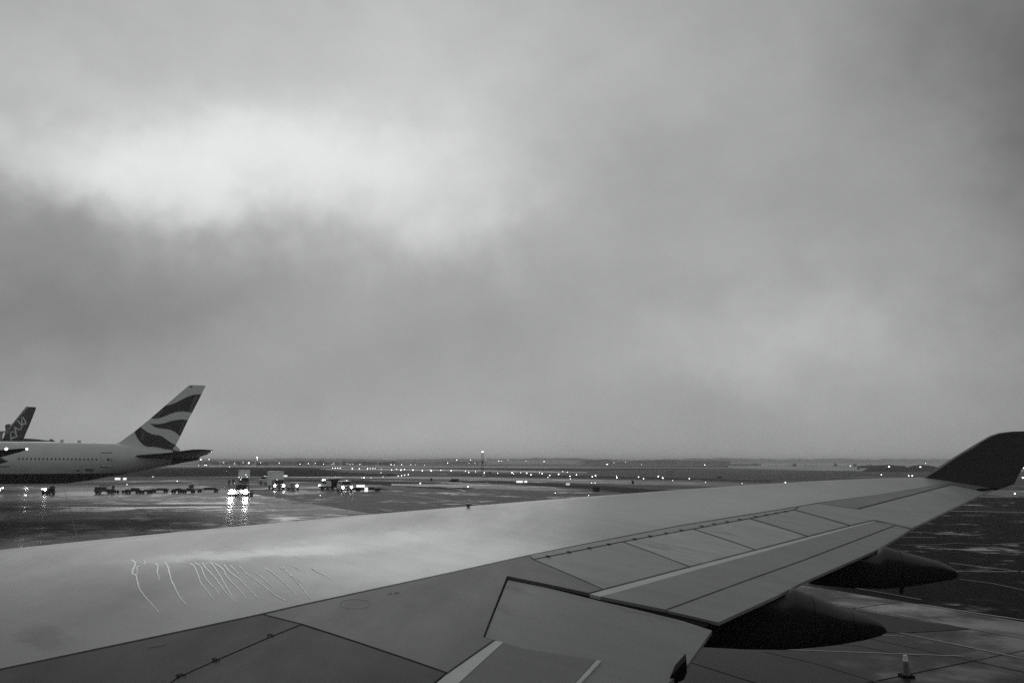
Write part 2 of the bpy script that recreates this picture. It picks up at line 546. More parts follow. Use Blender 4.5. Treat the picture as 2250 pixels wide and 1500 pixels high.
# ------------------------------------------------------------------ grass mounds (terrain)
def mound(name, px_top, v_base, depth, label, mat, base_d=None):
    """px_top: outline of the crest in the photo; built as a long heap with real depth"""
    Y = G(600, v_base).y if base_d is None else base_d
    bm = bmesh.new()
    rows = []
    for u, v in px_top:
        p = P(u, v, Y + depth / 2)
        row = []
        for k in range(9):
            s = k / 8
            hh = max(p.z, .02) * sin(pi * s) ** .8 if 0 < k < 8 else -.1
            row.append(bm.verts.new((p.x, Y + depth * s + mnoise.noise(Vector((p.x * .05, s, 3))) * depth * .15, hh * (1 + .05 * mnoise.noise(Vector((p.x * .3, k, 0)))))))
        rows.append(row)
    for a, b in zip(rows, rows[1:]):
        for k in range(8):
            bm.faces.new((a[k], b[k], b[k + 1], a[k + 1]))
    o = bm_obj(name, bm, mat, smooth=True)
    return tag(o, label, kind='structure')
def smooth_px(pts, n=40):
    xs = np.linspace(pts[0][0], pts[-1][0], n)
    return [(float(x), float(np.interp(x, [p[0] for p in pts], [p[1] for p in pts]) + .3 * mnoise.noise(Vector((x * .08, 0, 0))))) for x in xs]
mound('grass_mound', smooth_px([(-80, 1028), (300, 1029), (440, 1027), (500, 1026), (560, 1027), (640, 1027), (700, 1028.5), (715, 1031), (740, 1036), (800, 1039.5), (860, 1041)], 70), 1046.5, 40, 'long dark grass mound behind the trucks', M['grass'])
mound('grass_mound', smooth_px([(1912, 1034), (1922, 1026), (1935, 1022), (1955, 1020.5), (1975, 1023), (1988, 1027.5), (1994, 1033)], 24), 1034.5, 30, 'dark round mound, left one of two near the winglet', M['grass'], 470)
mound('grass_mound', smooth_px([(1984, 1034), (1995, 1027), (2008, 1022.5), (2022, 1020.5), (2040, 1022), (2056, 1026), (2070, 1032)], 24), 1034.5, 30, 'dark round mound, right one of two, touching the winglet edge', M['grass'], 480)

# ------------------------------------------------------------------ our own aircraft: wing geometry
WP = (4.512876635191416, 0.05113588672340663, 0.00019395947955400887, 0.05840490921287156, 0.007960215473820838, 0.22167856592763543, 0.6872322682681392, -17.352187701726837)
z0, wk, wm, wb, wc, wa, wsl, woff = WP
AX = Vector((cos(wa), -sin(wa), 0))      # aft
SX = Vector((sin(wa), cos(wa), 0))       # outboard
def fz(q, t):
    ww = max(q - (woff + wsl * t), 0)
    return z0 + wk * t + wm * t * t - wb * ww - wc * ww * ww
def qt(u, v):
    r = ray(u, v)
    def g(s):
        p = EYE + r * s
        q, t = p.dot(AX), p.dot(SX)
        return p.z - fz(q, t), q, t
    s = 2.
    while s < 60 and g(s)[0] > 0: s += .15
    lo, hi = s - .15, s
    for _ in range(30):
        mid = (lo + hi) / 2
        if g(mid)[0] > 0: lo = mid
        else: hi = mid
    _, q, t = g(hi)
    return q, t
def W3(q, t, dz=0.):
    p = AX * q + SX * t
    return Vector((p.x, p.y, fz(q, t) + dz))
def inset_px(px, d):
    """px polygon; d scalar or per edge (edge i from i to i+1)"""
    n = len(px)
    if not isinstance(d, (list, tuple)): d = [d] * n
    area = sum(px[i][0] * px[(i + 1) % n][1] - px[(i + 1) % n][0] * px[i][1] for i in range(n))
    sg = 1 if area > 0 else -1
    L = []
    for i in range(n):
        a, b = Vector(px[i]), Vector(px[(i + 1) % n])
        e = (b - a).normalized()
        nn = Vector((-e.y, e.x)) * sg
        L.append((a + nn * d[i], e))
    outp = []
    for i in range(n):
        (p1, e1), (p2, e2) = L[i - 1], L[i]
        cr = e1.x * e2.y - e1.y * e2.x
        if abs(cr) < 1e-3: outp.append(tuple(p2)); continue
        s = ((p2 - p1).x * e2.y - (p2 - p1).y * e2.x) / cr
        outp.append(tuple(p1 + e1 * s))
    return outp
def plate(name, px, mat, parent, ins=1.1, thick=.045, dz=0., step=.45):
    pq = [qt(u, v) for u, v in inset_px(px, ins)]
    return plate_qt(name, pq, mat, parent, thick, dz, step)
def plate_qt(name, pq, mat, parent, thick=.045, dz=0., step=.45):
    dzf = dz if callable(dz) else (lambda q, t: dz)
    bm = bmesh.new()
    f = bm.faces.new([bm.verts.new((q, t, 0)) for q, t in pq])
    bm.normal_update()
    if f.normal.z < 0: bmesh.ops.reverse_faces(bm, faces=[f])
    qs = [p[0] for p in pq]; ts = [p[1] for p in pq]
    for lo, hi, ax in ((min(qs), max(qs), 0), (min(ts), max(ts), 1)):
        k = lo + step
        while k < hi - .02:
            co = (k, 0, 0) if ax == 0 else (0, k, 0)
            no = (1, 0, 0) if ax == 0 else (0, 1, 0)
            bmesh.ops.bisect_plane(bm, geom=bm.verts[:] + bm.edges[:] + bm.faces[:], plane_co=co, plane_no=no, dist=1e-5)
            k += step
    bmesh.ops.triangulate(bm, faces=[fc for fc in bm.faces if len(fc.verts) > 4])
    out = bmesh.new()
    top, low = {}, {}
    for v in bm.verts:
        q, t = v.co.x, v.co.y
        top[v] = out.verts.new(W3(q, t, dzf(q, t)))
        low[v] = out.verts.new(W3(q, t, dzf(q, t) - thick))
    for fc in bm.faces:
        f1 = out.faces.new([top[v] for v in fc.verts]); f1.smooth = True
        f1.normal_update()
        if f1.normal.z < 0: f1.normal_flip()
        f2 = out.faces.new([low[v] for v in fc.verts]); f2.normal_update()
        if f2.normal.z > 0: f2.normal_flip()
    for e in bm.edges:
        if len(e.link_faces) == 1:
            x, y = e.verts
            out.faces.new([out.verts.new(c) for c in (top[x].co, top[y].co, low[y].co, low[x].co)])
    bm.free()
    bm = out
    bm.normal_update()
    return bm_obj(name, bm, mat, parent, world=True)

plane = empty('airliner', (W3(-3, -3).x, W3(-3, -3).y, 0), 'near airliner whose long grey wing with upturned tip fills the foreground', 'airliner')
plane.rotation_euler = (0, 0, 0)

def wing_mat(name, col, rough, dark_left=False, blobs=(), base_var=.10, spec=.5, metal=0., fspec=0.):
    m = bpy.data.materials.new(name)
    m.use_nodes = True
    k = NT(m.node_tree)
    p = k.n['Principled BSDF']
    pos = k.node('ShaderNodeNewGeometry').outputs['Position']
    rot = k.mapping(pos, rot=(0, 0, wa))       # x aft, y outboard
    st = k.noise(k.mapping(rot, scale=(.45, 2.6, 1)), 1.3, 5, .62)
    sp = k.noise(k.mapping(rot, scale=(1.0, .35, 1)), .9, 5, .6)
    gr = k.noise(pos, 60, 3, .7)
    v = k.ramp(st, .3, .7, col * (1 - base_var), col * (1 + base_var), False)
    v = k.m('MULTIPLY', v, k.ramp(sp, .3, .7, 1 - base_var, 1 + base_var, False))
    v = k.m('MULTIPLY', v, k.ramp(gr, .2, .8, .93, 1.07, False))
    wv = k.vm('MULTIPLY', k.vm('SUBTRACT', k.noise(pos, 1.8, 5, .65, color=True), (.5, .5, .5)), (.5, .9, 0))
    wv2 = k.vm('MULTIPLY', k.vm('SUBTRACT', k.noise(k.mapping(rot, scale=(1, 5, 1)), 4, 4, .7, color=True), (.5, .5, .5)), (.5, .2, 0))
    pw = k.vm('MULTIPLY', k.vm('ADD', k.vm('ADD', rot, wv), wv2), (1, 1, 0))
    film_shade = None
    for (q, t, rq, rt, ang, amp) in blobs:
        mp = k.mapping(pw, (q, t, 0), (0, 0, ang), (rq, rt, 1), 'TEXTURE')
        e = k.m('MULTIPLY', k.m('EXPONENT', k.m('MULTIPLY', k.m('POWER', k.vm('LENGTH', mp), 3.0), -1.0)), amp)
        film_shade = e if film_shade is None else k.m('ADD', film_shade, e)
    if film_shade is not None:
        v = k.m('MULTIPLY', v, k.m('ADD', film_shade, 1.0))
    k.l.new(k.grey(v), p.inputs['Base Color'])
    k.l.new(k.ramp(sp, .3, .7, rough * .8, rough * 1.25, False), p.inputs['Roughness'])
    p.inputs['Specular IOR Level'].default_value = spec
    p.inputs['Metallic'].default_value = metal
    if fspec and film_shade is not None:
        k.l.new(k.m('MULTIPLY', k.m('MAXIMUM', k.m('ADD', k.m('MULTIPLY', film_shade, fspec), 1.0), .05), spec), p.inputs['Specular IOR Level'])
    b = k.node('ShaderNodeBump')
    b.inputs['Distance'].default_value = .0012
    k.l.new(k.noise(pos, 3.0, 4, .5), b.inputs['Height'])
    k.l.new(b.outputs[0], p.inputs['Normal'])
    return m
def ell(pa, pb, width, amp):
    """streak-shaped tone patch (residue, smudge, painted shade) between two photo points lying on the wing"""
    qa, qb = Vector(qt(*pa)), Vector(qt(*pb))
    c = (qa + qb) / 2
    d = qb - qa
    return (c.x, c.y, d.length / 2, width, atan2(d.y, d.x), amp)
film_shade = [  # pale fluid residue, plus sky sheen and root shade put into the colour
    ell((330, 1229), (760, 1207), .22, 1.9),
    ell((480, 1218), (1050, 1162), .45, 1.2),
    ell((620, 1250), (1180, 1192), 1.1, 1.3),
    ell((760, 1280), (1330, 1198), .9, 1.2),
    ell((900, 1170), (1900, 1075), 1.3, .55),
    ell((-200, 1360), (420, 1350), 1.9, -.35),  # shade near the wing root, painted as a broad darker area
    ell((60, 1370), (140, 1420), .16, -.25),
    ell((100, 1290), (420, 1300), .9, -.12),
]
WM = {
    'skin': wing_mat('bare wing skin', .21, .31, blobs=film_shade, spec=.8, base_var=.12, fspec=.8),
    'panel': wing_mat('grey wing panel paint', .19, .42, base_var=.10),
    'inner': wing_mat('shaded inner wing paint', .055, .5, base_var=.08, spec=.3),  # darker than the panels outboard: fuselage shade put into the paint
    'mid_panel': wing_mat('part-shaded wing panel paint', .12, .45, base_var=.08),  # lesser step of the same shade, painted into the panel tone
    'panel3': wing_mat('streaked spoiler paint', .31, .4, base_var=.2, blobs=[ell((1400, 1190), (1470, 1205), .10, -.3), ell((1385, 1200), (1480, 1215), .08, -.2), ell((1555, 1163), (1620, 1175), .08, -.3), ell((1500, 1215), (1430, 1190), .1, -.15)]),
    'aileron': wing_mat('grey aileron paint', .17, .42, base_var=.10, blobs=[ell((1120, 1272), (1138, 1300), .16, -.5), ell((1092, 1325), (1108, 1345), .10, -.3), ell((1320, 1318), (1500, 1362), .07, -.3), ell((1090, 1380), (1140, 1390), .2, .12)]),
    'panel2': wing_mat('grey spoiler paint', .25, .42, base_var=.14),
    'flap': wing_mat('grey flap paint', .19, .42, base_var=.13),
    'nose': wing_mat('polished metal edge', .42, .3),
    'winglet': wing_mat('dark winglet paint', .020, .5, spec=.2),
    'tip': wing_mat('tip fairing paint', .14, .4),
}

# master lines in photo pixels
A_px = [(-260, 1524), (0, 1470), (330, 1401), (577, 1348.5), (650, 1331), (1000, 1255.5), (1162, 1219), (1270, 1197.5), (1500, 1153), (1750, 1113), (1795, 1105)]
A_out = [(1795, 1105), (1940, 1084.5), (2095, 1058)]
B_px = [(1172, 1228), (1368, 1189), (1523, 1161), (1647, 1138), (1745, 1119)]
C_px = [(1293, 1302), (1325, 1293), (1515, 1243.5), (1660, 1206.5), (1775, 1177), (1868, 1153.5), (1923, 1141)]
TEc = [(1577, 1363), (1704, 1306), (1760, 1277), (1930, 1203), (2003, 1159)]
M_px = [(1462, 1337), (1635, 1274), (1760, 1230), (1970, 1151)]

LEq = [qt(u, v) for u, v in LEPX]
t_arr = np.array([p[1] for p in LEq]); q_arr = np.array([p[0] for p in LEq])
cf = np.polyfit(t_arr, q_arr, 4)
def LEt(t):
    if t < t_arr[0]:
        s = np.polyval(np.polyder(cf), t_arr[0])
        return np.polyval(cf, t_arr[0]) + s * (t - t_arr[0])
    return float(np.polyval(cf, t))
Aq = [qt(u, v - (2.3 if u < 600 else 1.8 if u < 1100 else 1.2)) for u, v in A_px[1:]] + [qt(u, v) for u, v in A_out[1:]]
at_ = np.array([p[1] for p in Aq]); aq_ = np.array([p[0] for p in Aq])
def At(t):
    if t < at_[0]:
        s = (aq_[1] - aq_[0]) / (at_[1] - at_[0]); return aq_[0] + s * (t - at_[0])
    return float(np.interp(t, at_, aq_))
# main skin: grid between leading edge and rear spar line, with the nose curled round
def build_skin():
    bm = bmesh.new()
    T = np.linspace(0.4, min(t_arr[-1], at_[-1]) - .02, 110)
    curl = [(.30, -.62), (.02, -.60), (-.16, -.46), (-.20, -.30), (-.15, -.15), (-.06, -.045)]
    rows = []
    for t in T:
        row = []
        l, a_ = LEt(t), At(t)
        sc = .55 + .45 * (1 - t / 28)
        for dq, dz in curl:
            row.append(bm.verts.new(W3(l, t) + AX * dq * sc + Vector((0, 0, dz * sc))))
        for k in range(15):
            row.append(bm.verts.new(W3(l + (a_ - l) * k / 14, t)))
        row.append(bm.verts.new(W3(a_, t)))
        row.append(bm.verts.new(W3(a_, t, -.045)))
        rows.append(row)
    for r0, r1 in zip(rows, rows[1:]):
        for k in range(len(r0) - 1):
            if k == len(r0) - 3: continue
            f = bm.faces.new((r0[k], r0[k + 1], r1[k + 1], r1[k]))
            f.smooth = k < len(r0) - 2
    bmesh.ops.recalc_face_normals(bm, faces=bm.faces)
    bm.normal_update()
    if sum(f.normal.z for f in bm.faces) < 0: bmesh.ops.reverse_faces(bm, faces=bm.faces)
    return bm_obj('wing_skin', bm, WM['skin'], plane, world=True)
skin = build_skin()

# dark inner structure seen in every gap
TE_full = [(1400, 1500), (1495, 1470), (1560, 1385), (1577, 1360), (1704, 1303), (1760, 1275), (1930, 1200), (2003, 1157), (2153, 1086), (2188, 1073)]
TEq = [qt(u, v) for u, v in TE_full]
tt = np.array([p[1] for p in TEq]); tq = np.array([p[0] for p in TEq])
o_ = np.argsort(tt); tt, tq = tt[o_], tq[o_]
def TEt(t):
    if t < tt[0]: return tq[0] + (t - tt[0]) * .30
    return float(np.interp(t, tt, tq))
def build_core():
    bm = bmesh.new()
    rows = []
    for t in np.linspace(-1.0, 27.2, 80):
        l, e = LEt(max(t, .4)) - (0 if t > .4 else (.4 - t) * .8), TEt(t) - .12
        ch = e - l
        row = []
        for k in range(13):
            q = l + .15 + (ch - .15) * k / 12
            row.append(bm.verts.new(W3(q, t, -.055)))
        th = .03 + .085 * ch * (1.0 if t < 20 else .6)
        for k in range(12, -1, -1):
            s = k / 12
            q = l + .15 + (ch - .15) * s
            d = th * (4 * s * (1 - s)) ** .6 * (1.15 - .4 * s) + .04
            row.append(bm.verts.new(W3(q, t, -.06 - d)))
        rows.append(row)
    n = len(rows[0])
    for r0, r1 in zip(rows, rows[1:]):
        for k in range(n):
            bm.faces.new((r0[k], r0[(k + 1) % n], r1[(k + 1) % n], r1[k]))
    bm.faces.new(rows[0]); bm.faces.new(rows[-1])
    bmesh.ops.recalc_face_normals(bm, faces=bm.faces)
    return bm_obj('wing_box', bm, M['black'], plane, world=True)
build_core()

# narrow strip with hinge fittings
plate('hinge_strip', [A_px[6], A_px[7], A_px[8], A_px[9], (1757, 1111.5), (1745, 1119)] + [(u, v) for u, v in reversed(B_px[:-1])], WM['panel2'], plane, ins=1.0)
# outboard four spoilers
sp = []
for i in range(4):
    o = plate('spoiler', [B_px[i], B_px[i + 1], C_px[i + 2], C_px[i + 1]], WM['panel3' if i in (1, 2) else 'panel2'], plane, ins=1.25, dz=-.004)
    sp.append(o)
# fixed panels
plate('fixed_panel', [(577, 1348.5), (650, 1331), (1000, 1255.5), (1162, 1219), (1172, 1228), (1325, 1293), (1293, 1302), (1115, 1265), (1063, 1397), (1086, 1403), (981, 1476), (663, 1370)], WM['mid_panel'], plane, ins=[1.2] * 3 + [1, 1, 1, 1, 1.4, 1.6, .4, 1.6, 1.6], dz=-.003)
plate('fixed_panel', [(-260, 1524), (0, 1470), (330, 1401), (577, 1348.5), (663, 1370), (598, 1396), (475, 1449), (392, 1486), (370, 1502), (250, 1560), (-260, 1790)], WM['inner'], plane, ins=[1.2, 1.2, 1.2, 1.1, 1.0, 1.1, 1.1, 1.1, 1, 1, 1], dz=-.003)
plate('spoiler', [(663, 1370), (981, 1476), (940, 1510), (850, 1580), (100, 1700), (250, 1560), (370, 1502), (392, 1486), (475, 1449), (598, 1396)], WM['inner'], plane, ins=[1.6, 1.6, 1, 1, 1, 1, 1.1, 1.1, 1.1, 1.1], dz=-.006)
plate('outboard_panel', [(1757, 1111.5), (1795, 1105), (1884, 1117.5), (2091, 1064), (2160, 1078), (2186, 1073.5), (2153, 1087), (2003, 1159), (1923, 1141), (1868, 1153.5), (1745, 1119)], WM['panel2'], plane, ins=[.8, .3, 1.2, 1.2, .8, 0, 0, 0, 1.3, 1.2, 1.2], dz=-.003)
plate('aileron_cover', [(1795, 1105), (1940, 1084.5), (2095, 1058), (2190, 1070), (2160, 1077), (2091, 1064), (1884, 1117)], WM['tip'], plane, ins=[.2, .2, .6, 0, .8, 1.2, .2], dz=-.002)
# outboard flap, fore and aft parts, with its bright nose
nose_lo = [(1318, 1308), (1345, 1301), (1520, 1252), (1665, 1213), (1778, 1182), (1870, 1157), (1923, 1143.5)]
plate('flap_nose', C_px + nose_lo[::-1], WM['nose'], plane, ins=[1.1] * 6 + [0] * 6 + [.2, .2], dz=-.012)
fl = nose_lo + [(1972, 1150)] + M_px[::-1][1:]
plate('outboard_flap', nose_lo + [(1970, 1151), (1760, 1230), (1635, 1274), (1462, 1337)], WM['flap'], plane, ins=[0] * 6 + [1.2] + [1.1] * 3 + [.8], dz=-.012, step=.4)
plate('flap_tab', [(1462, 1337), (1635, 1274), (1760, 1230), (1970, 1151), (2002, 1159.5), (1930, 1203), (1760, 1277), (1704, 1306), (1577, 1363.5)], WM['flap'], plane, ins=[1.1, 1.1, 1.0, 1.2, 0, 0, 0, 0, .8], dz=-.02, step=.4)
# inboard aileron between the flaps
ail = [(1115, 1267), (1200, 1284), (1310, 1311.5), (1400, 1332.5), (1500, 1357), (1565, 1378), (1497, 1473), (1440, 1512), (1240, 1524), (1311, 1445), (1150, 1419), (1107, 1406), (1064, 1393)]
plate('inboard_aileron', ail, WM['aileron'], plane, ins=[1.3, 1.3, 1.3, 1.3, 1.3, 0, 0, 0, 1.2, .5, .5, .5, 1.6], dz=lambda q, t: -.03, step=.4)
plate('inboard_flap', [(1107, 1406), (1150, 1419), (1311, 1445), (1240, 1524), (1180, 1580), (930, 1580), (1000, 1503)], WM['mid_panel'], plane, ins=[.5, .5, 1.6, 1.6, 1, 1, .1], dz=-.02, step=.4)
plate('flap_nose', [(981, 1476), (1086, 1403), (1107, 1406), (1000, 1503), (930, 1580), (860, 1580)], WM['nose'], plane, ins=[1.6, .4, .1, .1, 1, 1], dz=-.015)
plate('flap_edge_strip', [(1311, 1446), (1322, 1448), (1283, 1490), (1262, 1515), (1248, 1515)], WM['nose'], plane, ins=.2, dz=-.012)

# dark jack below the inboard aileron's trailing edge
bm = bmesh.new()
yy = W3(*qt(1480, 1470)).y - .15
fpts = [P(u, v, yy) for u, v in ((1425, 1520), (1450, 1494), (1468, 1492), (1506, 1450), (1509, 1478), (1503, 1492), (1490, 1498), (1480, 1525))]
vs0 = [bm.verts.new(p) for p in fpts]; vs1 = [bm.verts.new(p + SX * .35) for p in fpts]
bm.faces.new(vs0); bm.faces.new(vs1[::-1])
for i in range(len(vs0)): bm.faces.new((vs0[i], vs1[i], vs1[(i + 1) % len(vs0)], vs0[(i + 1) % len(vs0)]))
bmesh.ops.recalc_face_normals(bm, faces=bm.faces)
bm_obj('fairing_tip', bm, M['black'], plane, world=True)

# small fittings on the lines
def fitting(px, size=.05, h=.018):
    q, t = qt(*px)
    bm = bmesh.new()
    box(bm, (0, 0, h / 2), (size, size * .6, h), bevel=.003)
    bm.transform(Matrix.Translation(W3(q, t)) @ Matrix.Rotation(-wa - .6, 4, 'Z'))
    return bm_obj('hinge_fitting', bm, M['black'], plane, world=True)
for u, v in ((1204, 1221), (1250, 1211.5), (1295, 1202.5), (1338, 1194.5), (1394, 1183), (1428, 1176.5), (1463, 1170), (1496, 1163.5), (1541, 1155), (1568, 1150), (1597, 1145), (1624, 1140), (1660, 1134), (1684, 1130), (1706, 1126), (1726, 1122.5)):
    fitting((u, v + .2), .085, .008)
def ribbon(name, px, wpx, mat, dz=.003, stuff=False, bm=None, endw=None, step=6):
    """thin strip following photo points on the wing; width in photo pixels at each end"""
    own = bm is None
    if own: bm = bmesh.new()
    pts = []
    for (a, b) in zip(px, px[1:]):
        n = max(1, int(Vector((b[0] - a[0], b[1] - a[1])).length / step))
        for i in range(n): pts.append((a[0] + (b[0] - a[0]) * i / n, a[1] + (b[1] - a[1]) * i / n))
    pts.append(px[-1])
    prev = None
    for i, p in enumerate(pts):
        a = pts[max(i - 1, 0)]; b = pts[min(i + 1, len(pts) - 1)]
        d = Vector((b[0] - a[0], b[1] - a[1])).normalized()
        s = i / max(1, len(pts) - 1)
        hw = (wpx + ((endw if endw is not None else wpx) - wpx) * s) / 2
        L = W3(*qt(p[0] - d.y * hw, p[1] + d.x * hw), dz); R_ = W3(*qt(p[0] + d.y * hw, p[1] - d.x * hw), dz)
        cur = (bm.verts.new(L), bm.verts.new(R_))
        if prev:
            f = bm.faces.new((prev[0], cur[0], cur[1], prev[1]))
            f.normal_update()
            if f.normal.z < 0: f.normal_flip()
        prev = cur
    if own: return bm_obj(name, bm, mat, plane, world=True)
for loop in ([(587, 1399), (589, 1394), (594, 1393), (602, 1397)], [(466, 1447), (471, 1446), (484, 1450.5)], [(467, 1449), (477, 1454.5)], [(386, 1484), (398, 1480), (409, 1485)], [(386, 1484), (396, 1486)]):
    ribbon('latch_gap', loop, 2.2, M['black'], .004)
ring = [(780 + 34 * cos(a) , 1325 + 10 * sin(a)) for a in np.linspace(0, 2 * pi, 25)]
ribbon('access_ring', ring, .8, WM['tip'], .003)
txt_m = M['dark']
ribbon('stencil_mark', [(325, 1421), (338, 1419), (366, 1414)], 1.6, txt_m, .003)
ribbon('stencil_mark', [(852, 1304), (862, 1302.5)], 1.4, txt_m, .003)
ribbon('stencil_mark', [(866, 1302), (878, 1300)], 2.2, txt_m, .003)

# dried fluid runs on the skin
M['run'] = pbr('dried fluid run', .95, .3, .6, var=.25, vscale=9, coord='World')
def rpx(x, y): return (250 + x / 4.5, 1190 + y / 4.5)
runs = [
    [(170, 175), (210, 205), (205, 240), (185, 290), (190, 320), (220, 330), (235, 400), (260, 470), (310, 540), (380, 620), (450, 700)],
    [(300, 180), (310, 205), (295, 215), (312, 232)],
    [(255, 240), (230, 250), (232, 290), (225, 330)],
    [(410, 210), (435, 235), (430, 300), (445, 345), (450, 380)],
    [(500, 200), (530, 235), (550, 300), (570, 380), (610, 460), (650, 540), (720, 620)],
    [(755, 210), (800, 250), (830, 320), (860, 400), (920, 480), (990, 570)],
    [(800, 205), (860, 245), (895, 330), (940, 400), (1000, 460), (1050, 530)],
    [(870, 205), (920, 270), (990, 340), (1050, 420), (1100, 490), (1200, 600)],
    [(960, 205), (1010, 270), (1060, 350), (1110, 440), (1160, 520), (1215, 590)],
    [(1000, 215), (1080, 270), (1110, 330), (1170, 400), (1240, 470), (1300, 550)],
    [(1090, 225), (1150, 300), (1230, 360), (1310, 440), (1430, 560)],
    [(1150, 230), (1200, 280), (1245, 335)],
    [(1240, 235), (1310, 310), (1400, 370), (1500, 450), (1600, 530), (1700, 580)],
    [(1280, 240), (1370, 320), (1480, 400), (1580, 470), (1690, 570)],
    [(1400, 300), (1500, 380), (1580, 460)],
    [(1500, 260), (1600, 330), (1700, 420), (1820, 540)],
    [(1390, 400), (1440, 460), (1480, 495)],
    [(1640, 250), (1760, 330), (1860, 410)],
    [(1700, 280), (1850, 440), (1950, 570)],
    [(1900, 290), (2020, 390), (2120, 470)],
    [(1480, 290), (1620, 400), (1750, 520)],
    [(2060, 340), (2150, 380), (2240, 400)],
]
bm = bmesh.new()
for i, r in enumerate(runs):
    if i in (13, 16, 19, 20, 21): continue
    fade = 1 if i < 12 else .6
    px = [rpx(*p) for p in r]
    wig = []
    for n_ in range(len(px) - 1):
        p0_, p1_, p2_, p3_ = px[max(n_ - 1, 0)], px[n_], px[n_ + 1], px[min(n_ + 2, len(px) - 1)]
        for t_ in (0, .25, .5, .75):
            c_ = [.5 * (2 * p1_[d_] + (p2_[d_] - p0_[d_]) * t_ + (2 * p0_[d_] - 5 * p1_[d_] + 4 * p2_[d_] - p3_[d_]) * t_ ** 2 + (3 * p1_[d_] - p0_[d_] - 3 * p2_[d_] + p3_[d_]) * t_ ** 3) for d_ in (0, 1)]
            wig.append((c_[0] + random.uniform(-.35, .35), c_[1]))
    wig.append(px[-1])
    ribbon('x', wig, (4.2 if i in (0, 3, 4) else 3.0) * fade, None, .0022 + .0001 * i, bm=bm, endw=1.0, step=8)
for i in range(3):
    x = random.uniform(620, 720); y0 = 1243 + (x - 560) * .035 + random.uniform(-6, 8)
    ln = random.uniform(14, 60)
    px = [(x, y0)]
    for s in range(4):
        px.append((px[-1][0] + ln / 4 * random.uniform(.7, 1.1), px[-1][1] + ln / 4 * random.uniform(.5, .85)))
    ribbon('x', px, random.uniform(1.0, 2.2), None, .0048 + .0001 * i, bm=bm, endw=.3, step=8)
o = bm_obj('fluid_runs', bm, M['run'], plane, world=True)
o['kind'] = 'stuff'

# small object on the leading edge
q, t = qt(1029, 1113)
b2 = bmesh.new()
cyl(b2, W3(q, t, 0), W3(q, t, .035), .03, .02, 8)
cyl(b2, W3(q, t, .035) - AX * .04, W3(q, t, .03) + AX * .06, .012, .012, 6)
bm_obj('vortex_probe', b2, M['dark'], plane, world=True)

# flap track fairings (canoes): lofted along the aft direction in a vertical plane
def fairing(anchor, tp, bp, half, name='flap_track_fairing'):
    """tp/bp: crest and keel in the photo, same count; both lie in the vertical plane through anchor along AX"""
    nrm = SX
    d0 = anchor.dot(nrm)
    def hit(u, v):
        r = ray(u, v)
        s = (d0 - EYE.dot(nrm)) / r.dot(nrm)
        return EYE + r * s
    tops = [hit(*p) for p in tp]; bots = [hit(*p) for p in bp]
    tq_ = [p.dot(AX) for p in tops]; bq_ = [p.dot(AX) for p in bots]
    q0, q1 = min(min(tq_), min(bq_)), max(max(tq_), max(bq_))
    def sv(qs, zs, q):
        i = np.argsort(qs)
        return float(np.interp(q, np.array(qs)[i], np.array(zs)[i]))
    bm = bmesh.new(); rows = []
    N = 26
    for i in range(N + 1):
        s = i / N
        q = q0 + (q1 - q0) * (1 - (1 - s) ** 1.7)
        zt = sv(tq_, [p.z for p in tops], q); zb = sv(bq_, [p.z for p in bots], q)
        zt = min(zt, fz(q, d0) - .10) if q < TEt(d0) + .05 else zt
        zb = min(zb, zt - .04)
        zc, hz = (zt + zb) / 2, max((zt - zb) / 2, .015)
        hw = half * min(1, (max(0, (q1 - q)) / (q1 - q0) * 4) ** .5 + .05)
        row = []
        half_sec = [(0, 1), (.5, .95), (.82, .8), (.97, .6), (1, .45), (.95, .25), (.8, -.2), (.6, -.6), (.38, -.88), (.15, -.98)]
        sec = half_sec + [(0, -1)] + [(-a_, b_) for a_, b_ in half_sec[:0:-1]]
        for ww, h_ in sec:
            row.append(bm.verts.new(AX * q + SX * (d0 + hw * ww) + Vector((0, 0, zc + hz * h_))))
        rows.append(row)
    m_ = len(rows[0])
    seams = []
    for idx in (12, 17):
        cs = [v.co.copy() for v in rows[idx]]; cs2 = [v.co.lerp(w_.co, .06) for v, w_ in zip(rows[idx], rows[idx + 1])]
        cc = sum(cs, Vector()) / m_
        seams.append(([cc + (c - cc) * 1.006 for c in cs], [cc + (c - cc) * 1.006 for c in cs2]))
    for r0, r1 in zip(rows, rows[1:]):
        for k in range(m_):
            f = bm.faces.new((r0[k], r0[(k + 1) % m_], r1[(k + 1) % m_], r1[k]))
    bm.faces.new(rows[0]); bm.faces.new(rows[-1])
    bmesh.ops.recalc_face_normals(bm, faces=bm.faces)
    fo = bm_obj(name, bm, WM['canoe'], plane, smooth=True, world=True)
    for a_, b_ in seams:
        b3 = bmesh.new()
        va_, vb_ = [b3.verts.new(c - plane.location) for c in a_], [b3.verts.new(c - plane.location) for c in b_]
        for k in range(m_): b3.faces.new((va_[k], va_[(k + 1) % m_], vb_[(k + 1) % m_], vb_[k]))
        bm_obj('seam', b3, M['black'], fo)
    return fo
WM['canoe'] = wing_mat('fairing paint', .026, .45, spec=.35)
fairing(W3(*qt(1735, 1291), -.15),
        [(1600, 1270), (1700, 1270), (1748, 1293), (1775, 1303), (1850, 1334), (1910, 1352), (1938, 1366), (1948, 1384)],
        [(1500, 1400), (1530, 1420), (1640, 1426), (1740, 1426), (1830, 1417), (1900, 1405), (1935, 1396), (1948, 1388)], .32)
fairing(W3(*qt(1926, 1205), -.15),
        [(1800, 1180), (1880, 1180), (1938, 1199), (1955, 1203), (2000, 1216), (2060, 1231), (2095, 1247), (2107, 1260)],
        [(1740, 1262), (1780, 1283), (1860, 1291), (1950, 1293), (2010, 1286), (2070, 1276), (2098, 1271), (2107, 1264)], .34)
